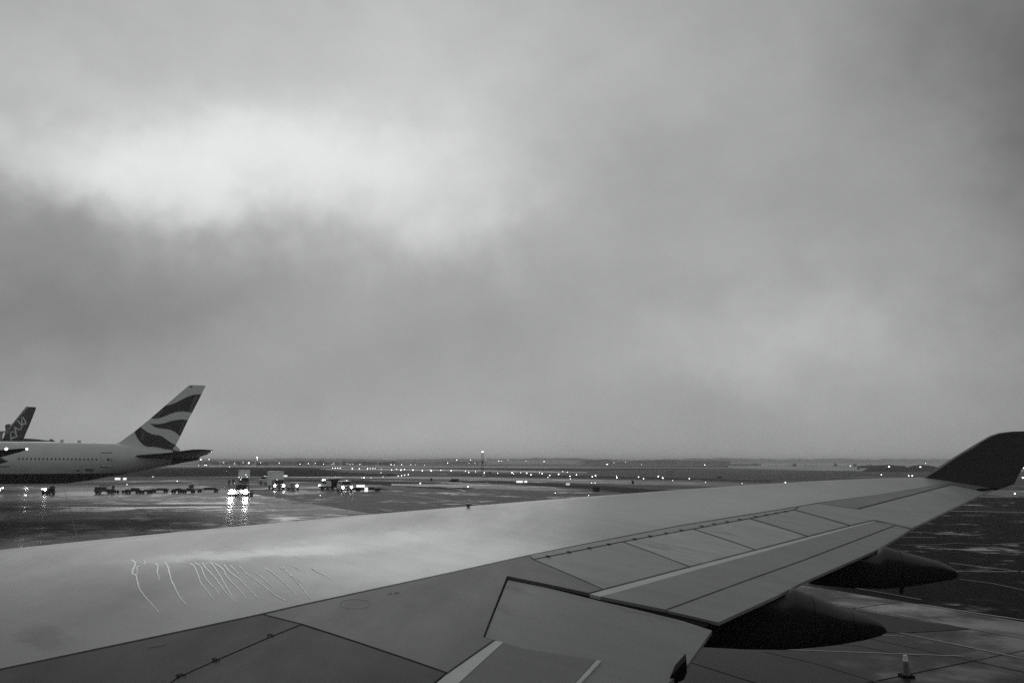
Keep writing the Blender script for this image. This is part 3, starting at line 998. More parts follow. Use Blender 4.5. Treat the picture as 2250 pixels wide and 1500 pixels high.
# joint line on the far fairing is a small drain mast below it
q, t = qt(1890, 1222)
pdr = P(1985, 1288, W3(q, t).y - .6)
b2 = bmesh.new(); cyl(b2, pdr + Vector((0, 0, .1)), pdr - Vector((.05, 0, .12)), .05, .03, 8)
bm_obj('drain_mast', b2, M['black'], plane, world=True)

# winglet: canted outboard
wl_base_LE = W3(*qt(2038, 1049))
cant = (SX * .36 + Vector((0, 0, 1))).normalized()
wn_ = AX.cross(cant).normalized()
def on_wl(u, v):
    r = ray(u, v)
    s = (wl_base_LE - EYE).dot(wn_) / r.dot(wn_)
    return EYE + r * s
wl_px = [(2030, 1051), (2060, 1033), (2100, 1008), (2140, 983), (2175, 962), (2195, 954), (2220, 950), (2262, 948.5), (2330, 950), (2352, 953), (2330, 966), (2290, 992), (2245, 1030), (2237, 1044), (2229, 1062), (2190, 1076), (2100, 1062)]
bm = bmesh.new()
pts = [on_wl(u, v) for u, v in wl_px]
va = [bm.verts.new(p + wn_ * .04) for p in pts]; vb = [bm.verts.new(p - wn_ * .04) for p in pts]
bm.faces.new(va); bm.faces.new(vb[::-1])
for i in range(len(va)): bm.faces.new((va[i], va[(i + 1) % len(va)], vb[(i + 1) % len(va)], vb[i]))
bmesh.ops.recalc_face_normals(bm, faces=bm.faces)
wl = bm_obj('winglet', bm, WM['winglet'], plane, world=True)
bm = bmesh.new()
le = [on_wl(u, v) for u, v in ((2022, 1050), (2060, 1027), (2100, 1001.5), (2140, 977), (2175, 957), (2195, 950.5), (2222, 947.5), (2262, 946.5))]
le2 = [on_wl(u, v) for u, v in ((2032, 1050.5), (2061, 1033), (2101, 1006.5), (2141, 981), (2175.5, 961), (2195.5, 953.5), (2222, 949.5), (2262, 948))]
for (a, b, c, d) in zip(le, le[1:], le2[1:], le2):
    for sg in (1, -1):
        bm.faces.new([bm.verts.new(p) for p in ((a, b, c + wn_ * .045 * sg, d + wn_ * .045 * sg) if sg > 0 else (d + wn_ * .045 * sg, c + wn_ * .045 * sg, b, a))])
bmesh.ops.remove_doubles(bm, verts=bm.verts, dist=1e-4)
bm_obj('winglet_leading_edge', bm, WM['tip'], plane, world=True)
b2 = bmesh.new()
pt = W3(*qt(2150, 1077), .02)
cyl(b2, W3(*qt(2150, 1077.5), .01), W3(*qt(2192, 1073.5), .0), .05, .03, 8)
bm_obj('tip_fitting', b2, M['black'], plane, world=True)

# fuselage of our own aircraft, behind the window we look from (shades the wing root)
def tube(name, mat, parent, c0, axis, stations, seg=40, smooth=True, zlo=None, zhi=None):
    bm = bmesh.new(); rows = []
    side = Vector((-axis.y, axis.x, 0))
    for s, zt, zb, hw in stations:
        row = []
        for k in range(seg):
            a = 2 * pi * k / seg
            row.append(bm.verts.new(c0 + axis * s + side * (hw * cos(a)) + Vector((0, 0, (zt + zb) / 2 - c0.z + (zt - zb) / 2 * sin(a)))))
        rows.append(row)
    for r0, r1 in zip(rows, rows[1:]):
        for k in range(seg):
            bm.faces.new((r0[k], r0[(k + 1) % seg], r1[(k + 1) % seg], r1[k]))
    bm.faces.new(rows[0]); bm.faces.new(rows[-1])
    bmesh.ops.recalc_face_normals(bm, faces=bm.faces)
    return bm_obj(name, bm, mat, parent, smooth=smooth, world=True)
c0 = -SX * 3.55
tube('fuselage', M['navy'], plane, c0, AX, [(-30, 6.2, 4.6, .8), (-28, 7.6, 3.3, 2.2), (-24, 8.5, 2.3, 3.1), (-18, 8.8, 2.1, 3.25), (0, 8.8, 2.1, 3.25), (16, 8.8, 2.1, 3.25), (26, 8.7, 3.6, 2.6), (34, 8.2, 5.6, 1.1), (37, 7.6, 6.6, .3)])
for sx_ in (-24, 0.5):
    for tn in (-3.55,) if sx_ < -5 else (-5.6, -1.5):
        base = AX * sx_ + SX * tn
        bm = bmesh.new()
        cyl(bm, base + Vector((0, 0, .5)), base + Vector((0, 0, 2.6)), .14)
        bm_obj('gear_leg', bm, M['steel'], plane, world=True)
        for dq in (-.7, .7):
            for dt in (-.45, .45):
                cc = base + AX * dq + SX * dt + Vector((0, 0, .62))
                bm = bmesh.new(); cyl(bm, cc - SX * .2, cc + SX * .2, .62, seg=20)
                bm_obj('wheel', bm, M['rubber'], plane, world=True)
        bm = bmesh.new(); cyl(bm, base - AX * .8 + Vector((0, 0, .62)), base + AX * .8 + Vector((0, 0, .62)), .1)
        bm_obj('axle_beam', bm, M['steel'], plane, world=True)

# ------------------------------------------------------------------ parked airliner with the striped fin
psi = radians(22)
E = Vector((cos(psi), sin(psi), 0))          # towards the tail
N_ = Vector((sin(psi), -cos(psi), 0))        # towards us
CB = P(150, 1013, 118); CB.z = 0
ba = empty('airliner', CB, 'parked white airliner with wave striped fin and dark belly, tail towards the trucks', 'airliner')
def s_of(u, off=0.):
    """station along the centreline (shifted towards us by off) seen at column u"""
    r = ray(u, 1013)
    base = CB + N_ * off
    # base + s E = lambda r (horizontal)
    det = E.x * (-r.y) - (-r.x) * E.y
    return (-base.x * (-r.y) + r.x * -base.y * -1 * -1) / det if False else ((-base.x) * (-r.y) - (-r.x) * (-base.y)) / det
def z_at(u, v, off=0.):
    s = s_of(u, off); p = CB + N_ * off + E * s
    return P(u, v, p.y).z
def pt_at(u, v, off=0.):
    s = s_of(u, off); p = CB + N_ * off + E * s
    return P(u, v, p.y)
prof = [(-330, 966, 1067), (-60, 968.5, 1064), (0, 969.4, 1063), (60, 970, 1062.8), (120, 970.6, 1062.5), (152, 971, 1061.5), (200, 972, 1055), (225, 972.5, 1050), (253, 973.5, 1045), (280, 975, 1040), (304, 977.5, 1035.5), (350, 984, 1026.5), (378, 988, 1021.3)]
prof2 = [(378, 988, 1021.3), (400, 991.5, 1016.5), (420, 994, 1013), (434, 996, 1010.5), (438, 999, 1008)]
def hull_rows(pf, R0=3.1):
    rows = []
    for u, vt, vb in pf:
        s = s_of(u); zt = z_at(u, vt); zb = z_at(u, vb)
        h = (zt - zb) / 2
        rows.append((s, zt, zb, min(3.1, h * .98)))
    return rows
ZB = z_at(150, 1040, 2.5)
def hull_part(name, mat, pf, lower):
    bm = bmesh.new(); rows = []
    for s, zt, zb, hw in hull_rows(pf):
        zc, hz = (zt + zb) / 2, (zt - zb) / 2
        lim = max(-1, min(1, (ZB - zc) / hz))
        a0 = math.asin(lim)
        row = []
        n = 24
        for k in range(n + 1):
            a = (a0 + (pi - 2 * a0) * k / n) if not lower else (pi - a0 + (pi + 2 * a0) * k / n)
            row.append(bm.verts.new(CB + E * s + N_ * (hw * cos(a)) + Vector((0, 0, zc + hz * sin(a)))))
        rows.append(row)
    for r0, r1 in zip(rows, rows[1:]):
        for k in range(n): bm.faces.new((r0[k], r0[k + 1], r1[k + 1], r1[k]))
    bmesh.ops.recalc_face_normals(bm, faces=bm.faces)
    return bm_obj(name, bm, mat, ba, smooth=True, world=True)
hull_part('fuselage', M['hull'], prof, False)
hull_part('belly', M['belly'], prof[:10], True)
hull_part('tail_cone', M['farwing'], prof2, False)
def hull_pt(u, v, off=3.1, dz=.0):
    return pt_at(u, v, off)
def hull_depth(u, v):
    """distance from the centreline to the near skin at this point of the photo"""
    rows = hull_rows(prof)
    off = 3.0
    for _ in range(4):
        p = pt_at(u, v, off); s = (p - CB).dot(E)
        zt = float(np.interp(s, [r[0] for r in rows], [r[1] for r in rows])); zb = float(np.interp(s, [r[0] for r in rows], [r[2] for r in rows])); hw = float(np.interp(s, [r[0] for r in rows], [r[3] for r in rows]))
        k = (p.z - (zt + zb) / 2) / ((zt - zb) / 2)
        off = hw * sqrt(max(.02, 1 - k * k))
    return off
def decal(name, px, mat, parent=ba, lift=.03, th=.04, off=None):
    bm = bmesh.new()
    fr = []
    for u, v in px:
        o_ = hull_depth(u, v) + lift if off is None else off
        fr.append(pt_at(u, v, o_))
    a = [bm.verts.new(p) for p in fr]; b = [bm.verts.new(p - N_ * th) for p in fr]
    bm.faces.new(a); bm.faces.new(b[::-1])
    for i in range(len(a)): bm.faces.new((a[i], a[(i + 1) % len(a)], b[(i + 1) % len(a)], b[i]))
    bmesh.ops.recalc_face_normals(bm, faces=bm.faces)
    return bm_obj(name, bm, mat, parent, world=True)
for i in range(20):
    u = 42 + i * 9.0 * .99; u = 41.5 + i * 8.95
    v = 1007.3 + (u - 40) * .008
    decal('cabin_window', [(u - 1.6, v - 1.6), (u - .8, v - 2.5), (u + .8, v - 2.5), (u + 1.6, v - 1.6), (u + 1.6, v + 1.6), (u + .8, v + 2.5), (u - .8, v + 2.5), (u - 1.6, v + 1.6)], M['pane'])
def rect(u0, v0, u1, v1): return [(u0, v0), (u1, v0), (u1, v1), (u0, v1)]
door = decal('cabin_door', rect(222, 994, 245, 1025), M['hull'], lift=.035)
for r_ in (rect(222, 993.7, 245.5, 994.9), rect(222, 1024.3, 240, 1025.8), rect(221.5, 994, 222.8, 1025), rect(244.8, 994, 246, 1012)):
    decal('door_seal', r_, M['dark'], lift=.06)
decal('cabin_window', [(235, 1006.5), (240, 1006), (241, 1010), (236, 1011.5)], M['pane'], lift=.07)
for r_ in (rect(169, 1031.5, 175, 1034.2), rect(187, 1029.5, 206, 1030.8), rect(188, 1031.6, 205, 1034)):
    decal('registration_mark', r_, M['dark'])
decal('cargo_door_seam', rect(0, 1023.5, 20, 1024.8), M['dark'])
# tail fin on the centreline
def zp(x, y): return (240 + x / 7.896, 840 + y / 7.896)
def fin_plate(name, pts, mat, th, parent=ba):
    bm = bmesh.new()
    fr = [pt_at(u, v, 0) for u, v in pts]
    a = [bm.verts.new(p + N_ * th / 2) for p in fr]; b = [bm.verts.new(p - N_ * th / 2) for p in fr]
    bm.faces.new(a); bm.faces.new(b[::-1])
    for i in range(len(a)): bm.faces.new((a[i], a[(i + 1) % len(a)], b[(i + 1) % len(a)], b[i]))
    bmesh.ops.recalc_face_normals(bm, faces=bm.faces)
    return bm_obj(name, bm, mat, parent, world=True)
def smoothpoly(pts, n=4):
    return pts
fin = fin_plate('tail_fin', [zp(*p) for p in ((80, 1060), (150, 1048), (190, 1030), (235, 1000), (280, 965), (440, 850), (725, 618), (980, 395), (1385, 50), (1420, 46), (1640, 52), (1675, 62), (1600, 205), (1440, 520), (1365, 655), (1230, 935), (1155, 1085), (1230, 1165), (1200, 1260), (300, 1200))], M['liv_light'], .36)
S1 = [(725, 620), (980, 400), (1050, 388), (1130, 362), (1200, 330), (1330, 260), (1450, 217), (1530, 206), (1602, 205), (1440, 520), (1280, 500), (1150, 515), (1070, 540), (1000, 570), (920, 602), (860, 620), (800, 627)]
S2 = [(708, 712), (780, 722), (860, 722), (940, 708), (1000, 692), (1080, 668), (1150, 652), (1220, 642), (1290, 641), (1366, 655), (1230, 937), (1190, 895), (1130, 850), (1070, 822), (1000, 805), (930, 802), (870, 795), (810, 778), (760, 752)]
S3 = [(545, 765), (440, 855), (480, 950), (520, 1005), (560, 1050), (600, 1085), (640, 1105), (700, 1112), (760, 1112), (900, 1135), (980, 1160), (1040, 1197), (1140, 1192), (1100, 1140), (1157, 1085), (1050, 1030), (990, 985), (930, 942), (890, 922), (850, 913), (780, 905), (720, 888), (665, 862), (620, 832), (580, 800)]
for S in (S1, S2, S3):
    o = fin_plate('livery_wave', [zp(*p) for p in S], M['navy'], .42)
for S in ([(1495, 215), (1560, 206), (1425, 516), (1370, 506)], [(1295, 645), (1335, 652), (1228, 885), (1198, 868)], [(575, 830), (625, 850), (600, 1020), (545, 985)], [(1060, 1060), (1100, 1085), (1085, 1130), (1040, 1110)], [(760, 622), (930, 470), (960, 470), (850, 618)]):
    fin_plate('livery_highlight', [zp(*p) for p in S], M['livgrey'], .45)
fin_plate('fin_mark', [zp(*p) for p in ((1395, 70), (1445, 66), (1440, 85), (1400, 88))], M['dark'], .42)
# horizontal stabilisers
def stab(sign, name):
    bm = bmesh.new()
    s0 = s_of(285); z0_ = z_at(300, 1000)
    rows = []
    # span station, LE s, chord, z, thickness
    for sp_, le_, ch, dz, th in ((1.0, .0, 9.6, 0, .75), (2.6, 1.3, 8.6, .12, .7), (6, 4.9, 5.9, .45, .42), (9.6, 8.5, 2.9, .95, .2), (10.1, 9.7, 1.7, 1.0, .08)):
        row = []
        n = 14
        for k in range(n):
            a = 2 * pi * k / n
            cx_ = .5 - .5 * cos(a)
            yy_ = .5 * sin(a) * (1.2 - cx_ * .9)
            row.append(bm.verts.new(CB + E * (s0 + le_ + ch * cx_) + N_ * (sp_ * sign) + Vector((0, 0, z0_ - .2 + dz + th * yy_ - cx_ * .1))))
        rows.append(row)
    for r0, r1 in zip(rows, rows[1:]):
        for k in range(n): bm.faces.new((r0[k], r0[(k + 1) % n], r1[(k + 1) % n], r1[k]))
    bm.faces.new(rows[0]); bm.faces.new(rows[-1])
    bmesh.ops.recalc_face_normals(bm, faces=bm.faces)
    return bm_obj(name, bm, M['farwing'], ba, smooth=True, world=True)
stab(1, 'horizontal_stabiliser'); stab(-1, 'horizontal_stabiliser')
def far_wing(sign):
    bm = bmesh.new(); rows = []
    tipz = 6 + 27 / 1750 * 89.7
    for sp_, s_, ch, z_, th in ((2.5, -32, 14, 3.6, 1.3), (10, -24.5, 9.4, 4.9, .8), (20, -14, 5.6, 6.0, .45), (25, -9.5, 5.2, 6.35, .4), (28.5, -4.9, 3.5, 7.05, .3), (30.5, -1.2, .9, tipz, .08)):
        row = []; n = 12
        for k in range(n):
            a = 2 * pi * k / n; cx_ = .5 - .5 * cos(a)
            row.append(bm.verts.new(CB + E * (s_ + ch * cx_) + N_ * (sp_ * sign) + Vector((0, 0, z_ + th * .5 * sin(a)))))
        rows.append(row)
    for r0, r1 in zip(rows, rows[1:]):
        for k in range(n): bm.faces.new((r0[k], r0[(k + 1) % n], r1[(k + 1) % n], r1[k]))
    bm.faces.new(rows[0]); bm.faces.new(rows[-1])
    bmesh.ops.recalc_face_normals(bm, faces=bm.faces)
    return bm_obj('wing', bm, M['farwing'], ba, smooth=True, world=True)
far_wing(1); far_wing(-1)
for (u, v, Y, r_) in ((59, 986, 89.3, .11), (14, 986, 89.5, .15)):
    p = P(u, v, Y); bm = bmesh.new(); ball(bm, p, r_)
    bm_obj('navigation_light', bm, M['lamp'], ba, smooth=True, world=True)
bm = bmesh.new()
p0 = P(-30, 1009, 96); p1 = P(18, 1013, 98)
cyl(bm, p0, (p0 + p1) / 2, .35, .5, 12); cyl(bm, (p0 + p1) / 2, p1, .5, .05, 12)
bm_obj('flap_fairing', bm, M['farwing'], ba, smooth=True, world=True)
for sg in (1, -1):
    base = CB + E * -24 + N_ * (5.4 * sg)
    bm = bmesh.new(); cyl(bm, base + Vector((0, 0, .5)), base + Vector((0, 0, 4.0)), .2)
    bm_obj('gear_leg', bm, M['steel'], ba, world=True)
    for ds in (-1.4, 0, 1.4):
        for dn in (-.6, .6):
            cc = base + E * ds + N_ * dn + Vector((0, 0, .66))
            bm = bmesh.new(); cyl(bm, cc - N_ * .25, cc + N_ * .25, .66, seg=18); bm_obj('wheel', bm, M['rubber'], ba, world=True)
for (u, v) in ((136, 969), (174, 970.3)):
    p = pt_at(u, v, 0); bm = bmesh.new(); box(bm, p, (.5, .1, .45), bevel=.03); bm_obj('antenna', bm, M['light'], ba, world=True)

# ------------------------------------------------------------------ second parked airliner (dark lettered tail) behind
YA = 190.
ab = P(30, 1013, YA); ab.z = 0
an = empty('airliner', ab, 'farther airliner, only its dark lettered tail showing above the nearer fuselage', 'airliner')
def ap(x, y): return (x / 10.714, 880 + y / 10.714)
def flatY(name, pts, mat, y, th, parent):
    bm = bmesh.new()
    fr = [P(u, v, y) for u, v in pts]
    a = [bm.verts.new((p.x, y - th / 2, p.z)) for p in fr]; b = [bm.verts.new((p.x, y + th / 2, p.z)) for p in fr]
    bm.faces.new(a); bm.faces.new(b[::-1])
    for i in range(len(a)): bm.faces.new((a[i], a[(i + 1) % len(a)], b[(i + 1) % len(a)], b[i]))
    bmesh.ops.recalc_face_normals(bm, faces=bm.faces)
    return bm_obj(name, bm, mat, parent, world=True)
flatY('tail_fin', [ap(*p) for p in ((690, 145), (830, 150), (835, 190), (760, 380), (680, 580), (600, 760), (545, 900), (530, 1100), (-100, 1100), (30, 940), (150, 820), (220, 740), (330, 560), (440, 430), (560, 300))], M['navy'], YA, .4, an)
flatY('fin_leading_edge', [ap(*p) for p in ((630, 140), (690, 145), (560, 300), (440, 430), (330, 560), (250, 690), (190, 720), (250, 600), (420, 400), (540, 250))], M['mid'], YA, .45, an)
LETW = 28
def stroke(name, pts, wd, y, th, parent, mat):
    bm = bmesh.new()
    for a, b in zip(pts, pts[1:]):
        pa, pb = Vector(a), Vector(b); d = (pb - pa).normalized(); n = Vector((-d.y, d.x)) * wd / 2; ex = d * wd * .35
        q_ = [pa - ex + n, pb + ex + n, pb + ex - n, pa - ex - n]
        fr = [P(*ap(*c), y) for c in q_]
        A_ = [bm.verts.new((p.x, y - th / 2, p.z)) for p in fr]; B_ = [bm.verts.new((p.x, y + th / 2, p.z)) for p in fr]
        bm.faces.new(A_); bm.faces.new(B_[::-1])
        for i in range(4): bm.faces.new((A_[i], A_[(i + 1) % 4], B_[(i + 1) % 4], B_[i]))
    bmesh.ops.recalc_face_normals(bm, faces=bm.faces)
    return bm_obj(name, bm, mat, parent, world=True)
stroke('letter_a', [(280, 925), (255, 740), (350, 725), (410, 830)], 30, YA, .5, an, M['liv_light'])
stroke('letter_a', [(285, 880), (395, 850)], 34, YA, .52, an, M['liv_light'])
stroke('letter_n', [(395, 760), (350, 610), (480, 700), (540, 600), (430, 470)], 30, YA, .5, an, M['liv_light'])
stroke('letter_a', [(545, 610), (520, 440), (545, 370), (625, 520)], 30, YA, .5, an, M['liv_light'])
stroke('letter_a', [(530, 560), (620, 540)], 32, YA, .52, an, M['liv_light'])
flatY('dorsal_fillet', [ap(*p) for p in ((-60, 715), (230, 715), (210, 745), (60, 745), (30, 940), (-60, 1000))], M['mid'], YA - 1, .5, an)
tube('fuselage', M['hull'], an, Vector((0, YA, 0)), Vector((1, 0, 0)), [(ab.x - 60, 8.9, 2.8, 3.1), (ab.x - 12, 8.9, 2.8, 3.1), (ab.x, 8.8, 4.2, 2.4), (ab.x + 6, 8.5, 5.8, 1.2), (ab.x + 9, 8.2, 7.2, .4)])
bm = bmesh.new()
stp = [P(50, 963, YA - 1), P(70, 964, YA - 4), P(112, 968.6, YA - 9), P(115, 969.6, YA - 9), P(80, 969, YA - 4), P(48, 969.5, YA - 1)]
a = [bm.verts.new(p) for p in stp]; b = [bm.verts.new(p + Vector((0, 1.8, .05))) for p in stp]
bm.faces.new(a); bm.faces.new(b[::-1])
for i in range(6): bm.faces.new((a[i], a[(i + 1) % 6], b[(i + 1) % 6], b[i]))
bmesh.ops.recalc_face_normals(bm, faces=bm.faces)
bm_obj('horizontal_stabiliser', bm, M['farwing'], an, world=True)
flatY('stabiliser_tip', [ap(*p) for p in ((1165, 920), (1215, 900), (1250, 930), (1252, 975), (1225, 975), (1215, 930), (1180, 935))], M['farwing'], YA - 9, .5, an)
third = empty('airliner', (P(17, 1013, 260).x, 260, 0), 'faint grey tail tip farthest back, left of the dark lettered fin', 'airliner')
flatY('tail_fin', [ap(*p) for p in ((150, 560), (235, 545), (250, 700), (240, 1000), (60, 1000), (140, 690), (125, 600))], M['livgrey'], 260, .4, third)
tube('fuselage', M['hull'], third, Vector((0, 260, 0)), Vector((1, 0, 0)), [(third.location.x - 40, 9, 3, 3), (third.location.x - 4, 9, 3.4, 2.8), (third.location.x + 6, 8.6, 7.2, .6)])

# ------------------------------------------------------------------ people
def person(loc, rz, label, pose='stand', h=1.78, vest=True):
    e = empty('person', loc, label, 'person', rz=rz)
    k = h / 1.78
    J = {'pel': (0, 0, .95, .15), 'chest': (0, -.02, 1.3, .17), 'neck': (0, -.02, 1.5, .065), 'head': (0, -.04, 1.62, .10), 'top': (0, -.03, 1.72, .085),
         'shL': (.19, 0, 1.43, .07), 'elL': (.27, .03, 1.16, .05), 'haL': (.26, -.1, .92, .04), 'shR': (-.19, 0, 1.43, .07), 'elR': (-.27, .03, 1.16, .05), 'haR': (-.25, -.12, .94, .04),
         'hiL': (.1, 0, .9, .1), 'knL': (.12, -.02, .5, .075), 'anL': (.13, .02, .09, .05), 'toL': (.14, -.16, .05, .045), 'hiR': (-.1, 0, .9, .1), 'knR': (-.12, -.06, .5, .075), 'anR': (-.13, .05, .09, .05), 'toR': (-.14, -.13, .05, .045)}
    if pose == 'sit':
        for n, v in (('knL', (.13, -.42, .62, .08)), ('anL', (.13, -.45, .2, .05)), ('toL', (.13, -.6, .17, .045)), ('knR', (-.13, -.42, .62, .08)), ('anR', (-.13, -.45, .2, .05)), ('toR', (-.13, -.6, .17, .045)),
                     ('pel', (0, 0, .62, .16)), ('hiL', (.1, -.05, .6, .11)), ('hiR', (-.1, -.05, .6, .11)), ('chest', (0, -.04, .98, .17)), ('neck', (0, -.05, 1.18, .065)), ('head', (0, -.07, 1.31, .1)), ('top', (0, -.06, 1.41, .085)),
                     ('shL', (.19, -.03, 1.11, .07)), ('elL', (.25, -.2, .9, .05)), ('haL', (.15, -.42, .95, .04)), ('shR', (-.19, -.03, 1.11, .07)), ('elR', (-.25, -.2, .9, .05)), ('haR', (-.15, -.42, .95, .04))):
            J[n] = v
    Ed = [('pel', 'chest'), ('chest', 'neck'), ('neck', 'head'), ('head', 'top'), ('chest', 'shL'), ('shL', 'elL'), ('elL', 'haL'), ('chest', 'shR'), ('shR', 'elR'), ('elR', 'haR'), ('pel', 'hiL'), ('hiL', 'knL'), ('knL', 'anL'), ('anL', 'toL'), ('pel', 'hiR'), ('hiR', 'knR'), ('knR', 'anR'), ('anR', 'toR')]
    names = list(J)
    me = bpy.data.meshes.new('sk')
    me.from_pydata([tuple(c * k for c in J[n][:3]) for n in names], [(names.index(a), names.index(b)) for a, b in Ed], [])
    o = bpy.data.objects.new('sk', me); COL.objects.link(o)
    md = o.modifiers.new('s', 'SKIN')
    for i, n in enumerate(names):
        me.skin_vertices[0].data[i].radius = (J[n][3] * k,) * 2
        me.skin_vertices[0].data[i].use_root = n == 'pel'
    sb = o.modifiers.new('u', 'SUBSURF'); sb.levels = 1
    dg = bpy.context.evaluated_depsgraph_get()
    nm = bpy.data.meshes.new_from_object(o.evaluated_get(dg))
    bpy.data.objects.remove(o)
    for f in nm.polygons: f.use_smooth = True
    nm.materials.clear()
    link('body', nm, M['cloth'], e)
    zc = J['chest'][2]
    mk('head', M['skin'], e, S_((0, J['head'][1] * k - .012, J['head'][2] * k + .02), .108 * k, seg=10, sz=1.15), smooth=True)
    mk('helmet', M['dark'], e, S_((0, J['head'][1] * k, (J['head'][2] + .075) * k), .115 * k, seg=10, sz=.7), smooth=True)
    if vest:
        mk('vest_stripe', M['hivis'], e, C_((0, -.02, (zc - .12) * k), (0, -.02, (zc - .07) * k), .2 * k, seg=14))
    return e

# ------------------------------------------------------------------ vehicles
def wheel(parent, x, y, r=.4, wd=.26):
    o = mk('wheel', M['rubber'], parent, C_((x - wd / 2, y, r), (x + wd / 2, y, r), r, seg=14))
    c = mk('hub', M['steel'], o, C_((x - wd / 2 - .02, y, r), (x + wd / 2 + .02, y, r), r * .5, seg=8))
    return o
def headlights(e, xs, y, z, r, mat):
    for x in xs:
        mk('headlight', mat, e, (ball, ((x, y, z), r), dict(seg=10)), smooth=True)
def at_ground(u, v):
    p = G(u, v); return Vector((p.x, p.y, 0))

# 1 tug with blazing headlights, facing us
p = at_ground(524, 1091)
e = empty('pushback_tug', p, 'low dark vehicle with two blazing headlights facing us on the wet apron', 'tug', rz=.05)
mk('body', M['mid'], e, B((0, 1.9, .85), (3.1, 4.2, .75), bevel=.12), B((0, .1, .62), (2.9, .7, .5), bevel=.08))
mk('cab', M['dark'], e, B((.1, 1.9, 1.65), (2.0, 1.7, .9), bevel=.1, taper=(.88, .8)))
mk('windscreen', M['glass'], e, B((.1, 1.02, 1.68), (1.6, .05, .55)))
mk('bumper', M['black'], e, B((0, -.3, .35), (3.2, .18, .22), bevel=.03))
mk('equipment_box', M['mid'], e, B((-.6, 3.2, 1.4), (1.2, 1.0, .5), bevel=.05)); mk('beacon', M['lamp_soft'], e, S_((1.0, 1.2, 1.5), .07))
mk('marker_lamp', M['lamp'], e, S_((.75 - 1.5, -.42, .75), .06)); mk('marker_lamp', M['lamp'], e, S_((1.72, -.2, .8), .07)); mk('marker_lamp', M['lamp_soft'], e, S_((-1.75, -.3, .62), .06))
for x in (-1.35, 1.35):
    for y in (.6, 3.1): wheel(e, x, y, .48, .35)
headlights(e, (-1.22, 1.22), -.28, .86, .30, M['headb'])

def box_truck(u, v, w_, rz, label, lights=True, boxh=3.9, tone='light'):
    p = at_ground(u, v)
    e = empty('box_truck', p, label, 'truck', rz=rz)
    mk('cargo_box', M[tone], e, B((0, 4.4, boxh / 2 + .45), (w_, 5.0, boxh - .9), bevel=.05))
    mk('box_rim', M['light'], e, B((0, 1.88, boxh - .03), (w_ + .04, .08, .08)))
    mk('cab', M['mid'], e, B((0, .9, 1.35), (w_ * .93, 1.7, 1.7), bevel=.15, taper=(.94, .85, .06)))
    mk('windscreen', M['glass'], e, B((0, .07, 1.72), (w_ * .8, .06, .78), taper=(.95, 1)))
    mk('grille', M['dark'], e, B((0, .02, .95), (w_ * .5, .06, .35)))
    mk('bumper', M['dark'], e, B((0, -.05, .5), (w_ * .95, .25, .28), bevel=.04))
    for x in (-w_ / 2 - .12, w_ / 2 + .12): mk('mirror', M['dark'], e, B((x, .35, 1.8), (.16, .1, .42), bevel=.02))
    mk('marker_lamp', M['lamp_soft'], e, S_((-.5, .02, 2.2), .07))
    for x in (-w_ * .42, w_ * .42):
        for y in (.9, 5.2): wheel(e, x, y, .45)
    if lights: headlights(e, (-w_ * .38, w_ * .38), -.1, .95, .17, M['head'])
    return e
box_truck(613, 1076.5, 2.5, radians(27), 'box truck with two lit headlights, right one of the pair of box trucks', tone='box')
e = box_truck(535, 1070, 2.6, radians(18), 'box truck without headlights behind the blazing tug', lights=False, tone='box')
for x, z in ((-1.1, 2.3), (.4, 2.9), (.7, 2.4), (-.7, 1.8)):
    mk('work_lamp', M['lamp_soft'], e, S_((x, -.15, z), .09))

def van(u, v, rz, label, w_=2.0, lights=True, lw=4.6, h=2.1, dark_side=False):
    p = at_ground(u, v)
    e = empty('van', p, label, 'van', rz=rz)
    mk('body', M['light'], e, B((0, lw / 2, .95), (w_, lw, .95), bevel=.12))
    mk('roof', M['light'], e, B((0, lw / 2 + .35, h - .32), (w_ * .95, lw - 1.0, .68), bevel=.1, taper=(.88, .93)))
    mk('windscreen', M['glass'], e, B((0, .78, h - .36), (w_ * .82, .08, .52), taper=(.92, 1)))
    for sx in (-1, 1):
        for y in (1.7, 3.1): mk('side_window', M['glass'], e, B((sx * w_ * .462, y, h - .38), (.05, 1.0, .42)))
    mk('grille', M['dark'], e, B((0, -.01, .95), (w_ * .5, .05, .25)))
    mk('bumper', M['dark'], e, B((0, -.03, .55), (w_ * .96, .2, .22), bevel=.04))
    mk('roof_lamp', M['lamp_soft'], e, S_((.1, 1.2, h + .06), .09))
    for x in (-w_ * .43, w_ * .43):
        for y in (.85, lw - .9): wheel(e, x, y, .34)
    if lights: headlights(e, (-w_ * .4, w_ * .4), -.02, .95, .15, M['head'])
    return e
van(763, 1081, radians(24), 'light van with lit headlights in front of the long white sign', w_=2.2, lw=4.8, h=2.15)
van(573, 1064, radians(-30), 'pale van without headlights between the two box trucks', lights=False)

# small tug with lamp, service truck
p = at_ground(652, 1077.5)
e = empty('baggage_tractor', p, 'small open tractor with one round lamp right of the box trucks', 'tractor', rz=radians(50))
mk('body', M['mid'], e, B((0, 1.3, .65), (1.3, 2.4, .55), bevel=.08)); mk('hood', M['mid'], e, B((0, .5, 1.05), (1.1, .9, .35), bevel=.08))
mk('seat', M['dark'], e, B((0, 1.8, 1.1), (.6, .25, .5), bevel=.04)); mk('steering_wheel', M['dark'], e, C_((0, 1.2, 1.2), (0, 1.25, 1.25), .2))
for x in (-.55, .55):
    for y in (.45, 2.1): wheel(e, x, y, .34, .2)
mk('headlight', M['lamp'], e, S_((0, -.05, 1.0), .26), smooth=True)
mk('counterweight', M['black'], e, B((0, 2.7, .5), (1.2, .4, .7), bevel=.05))

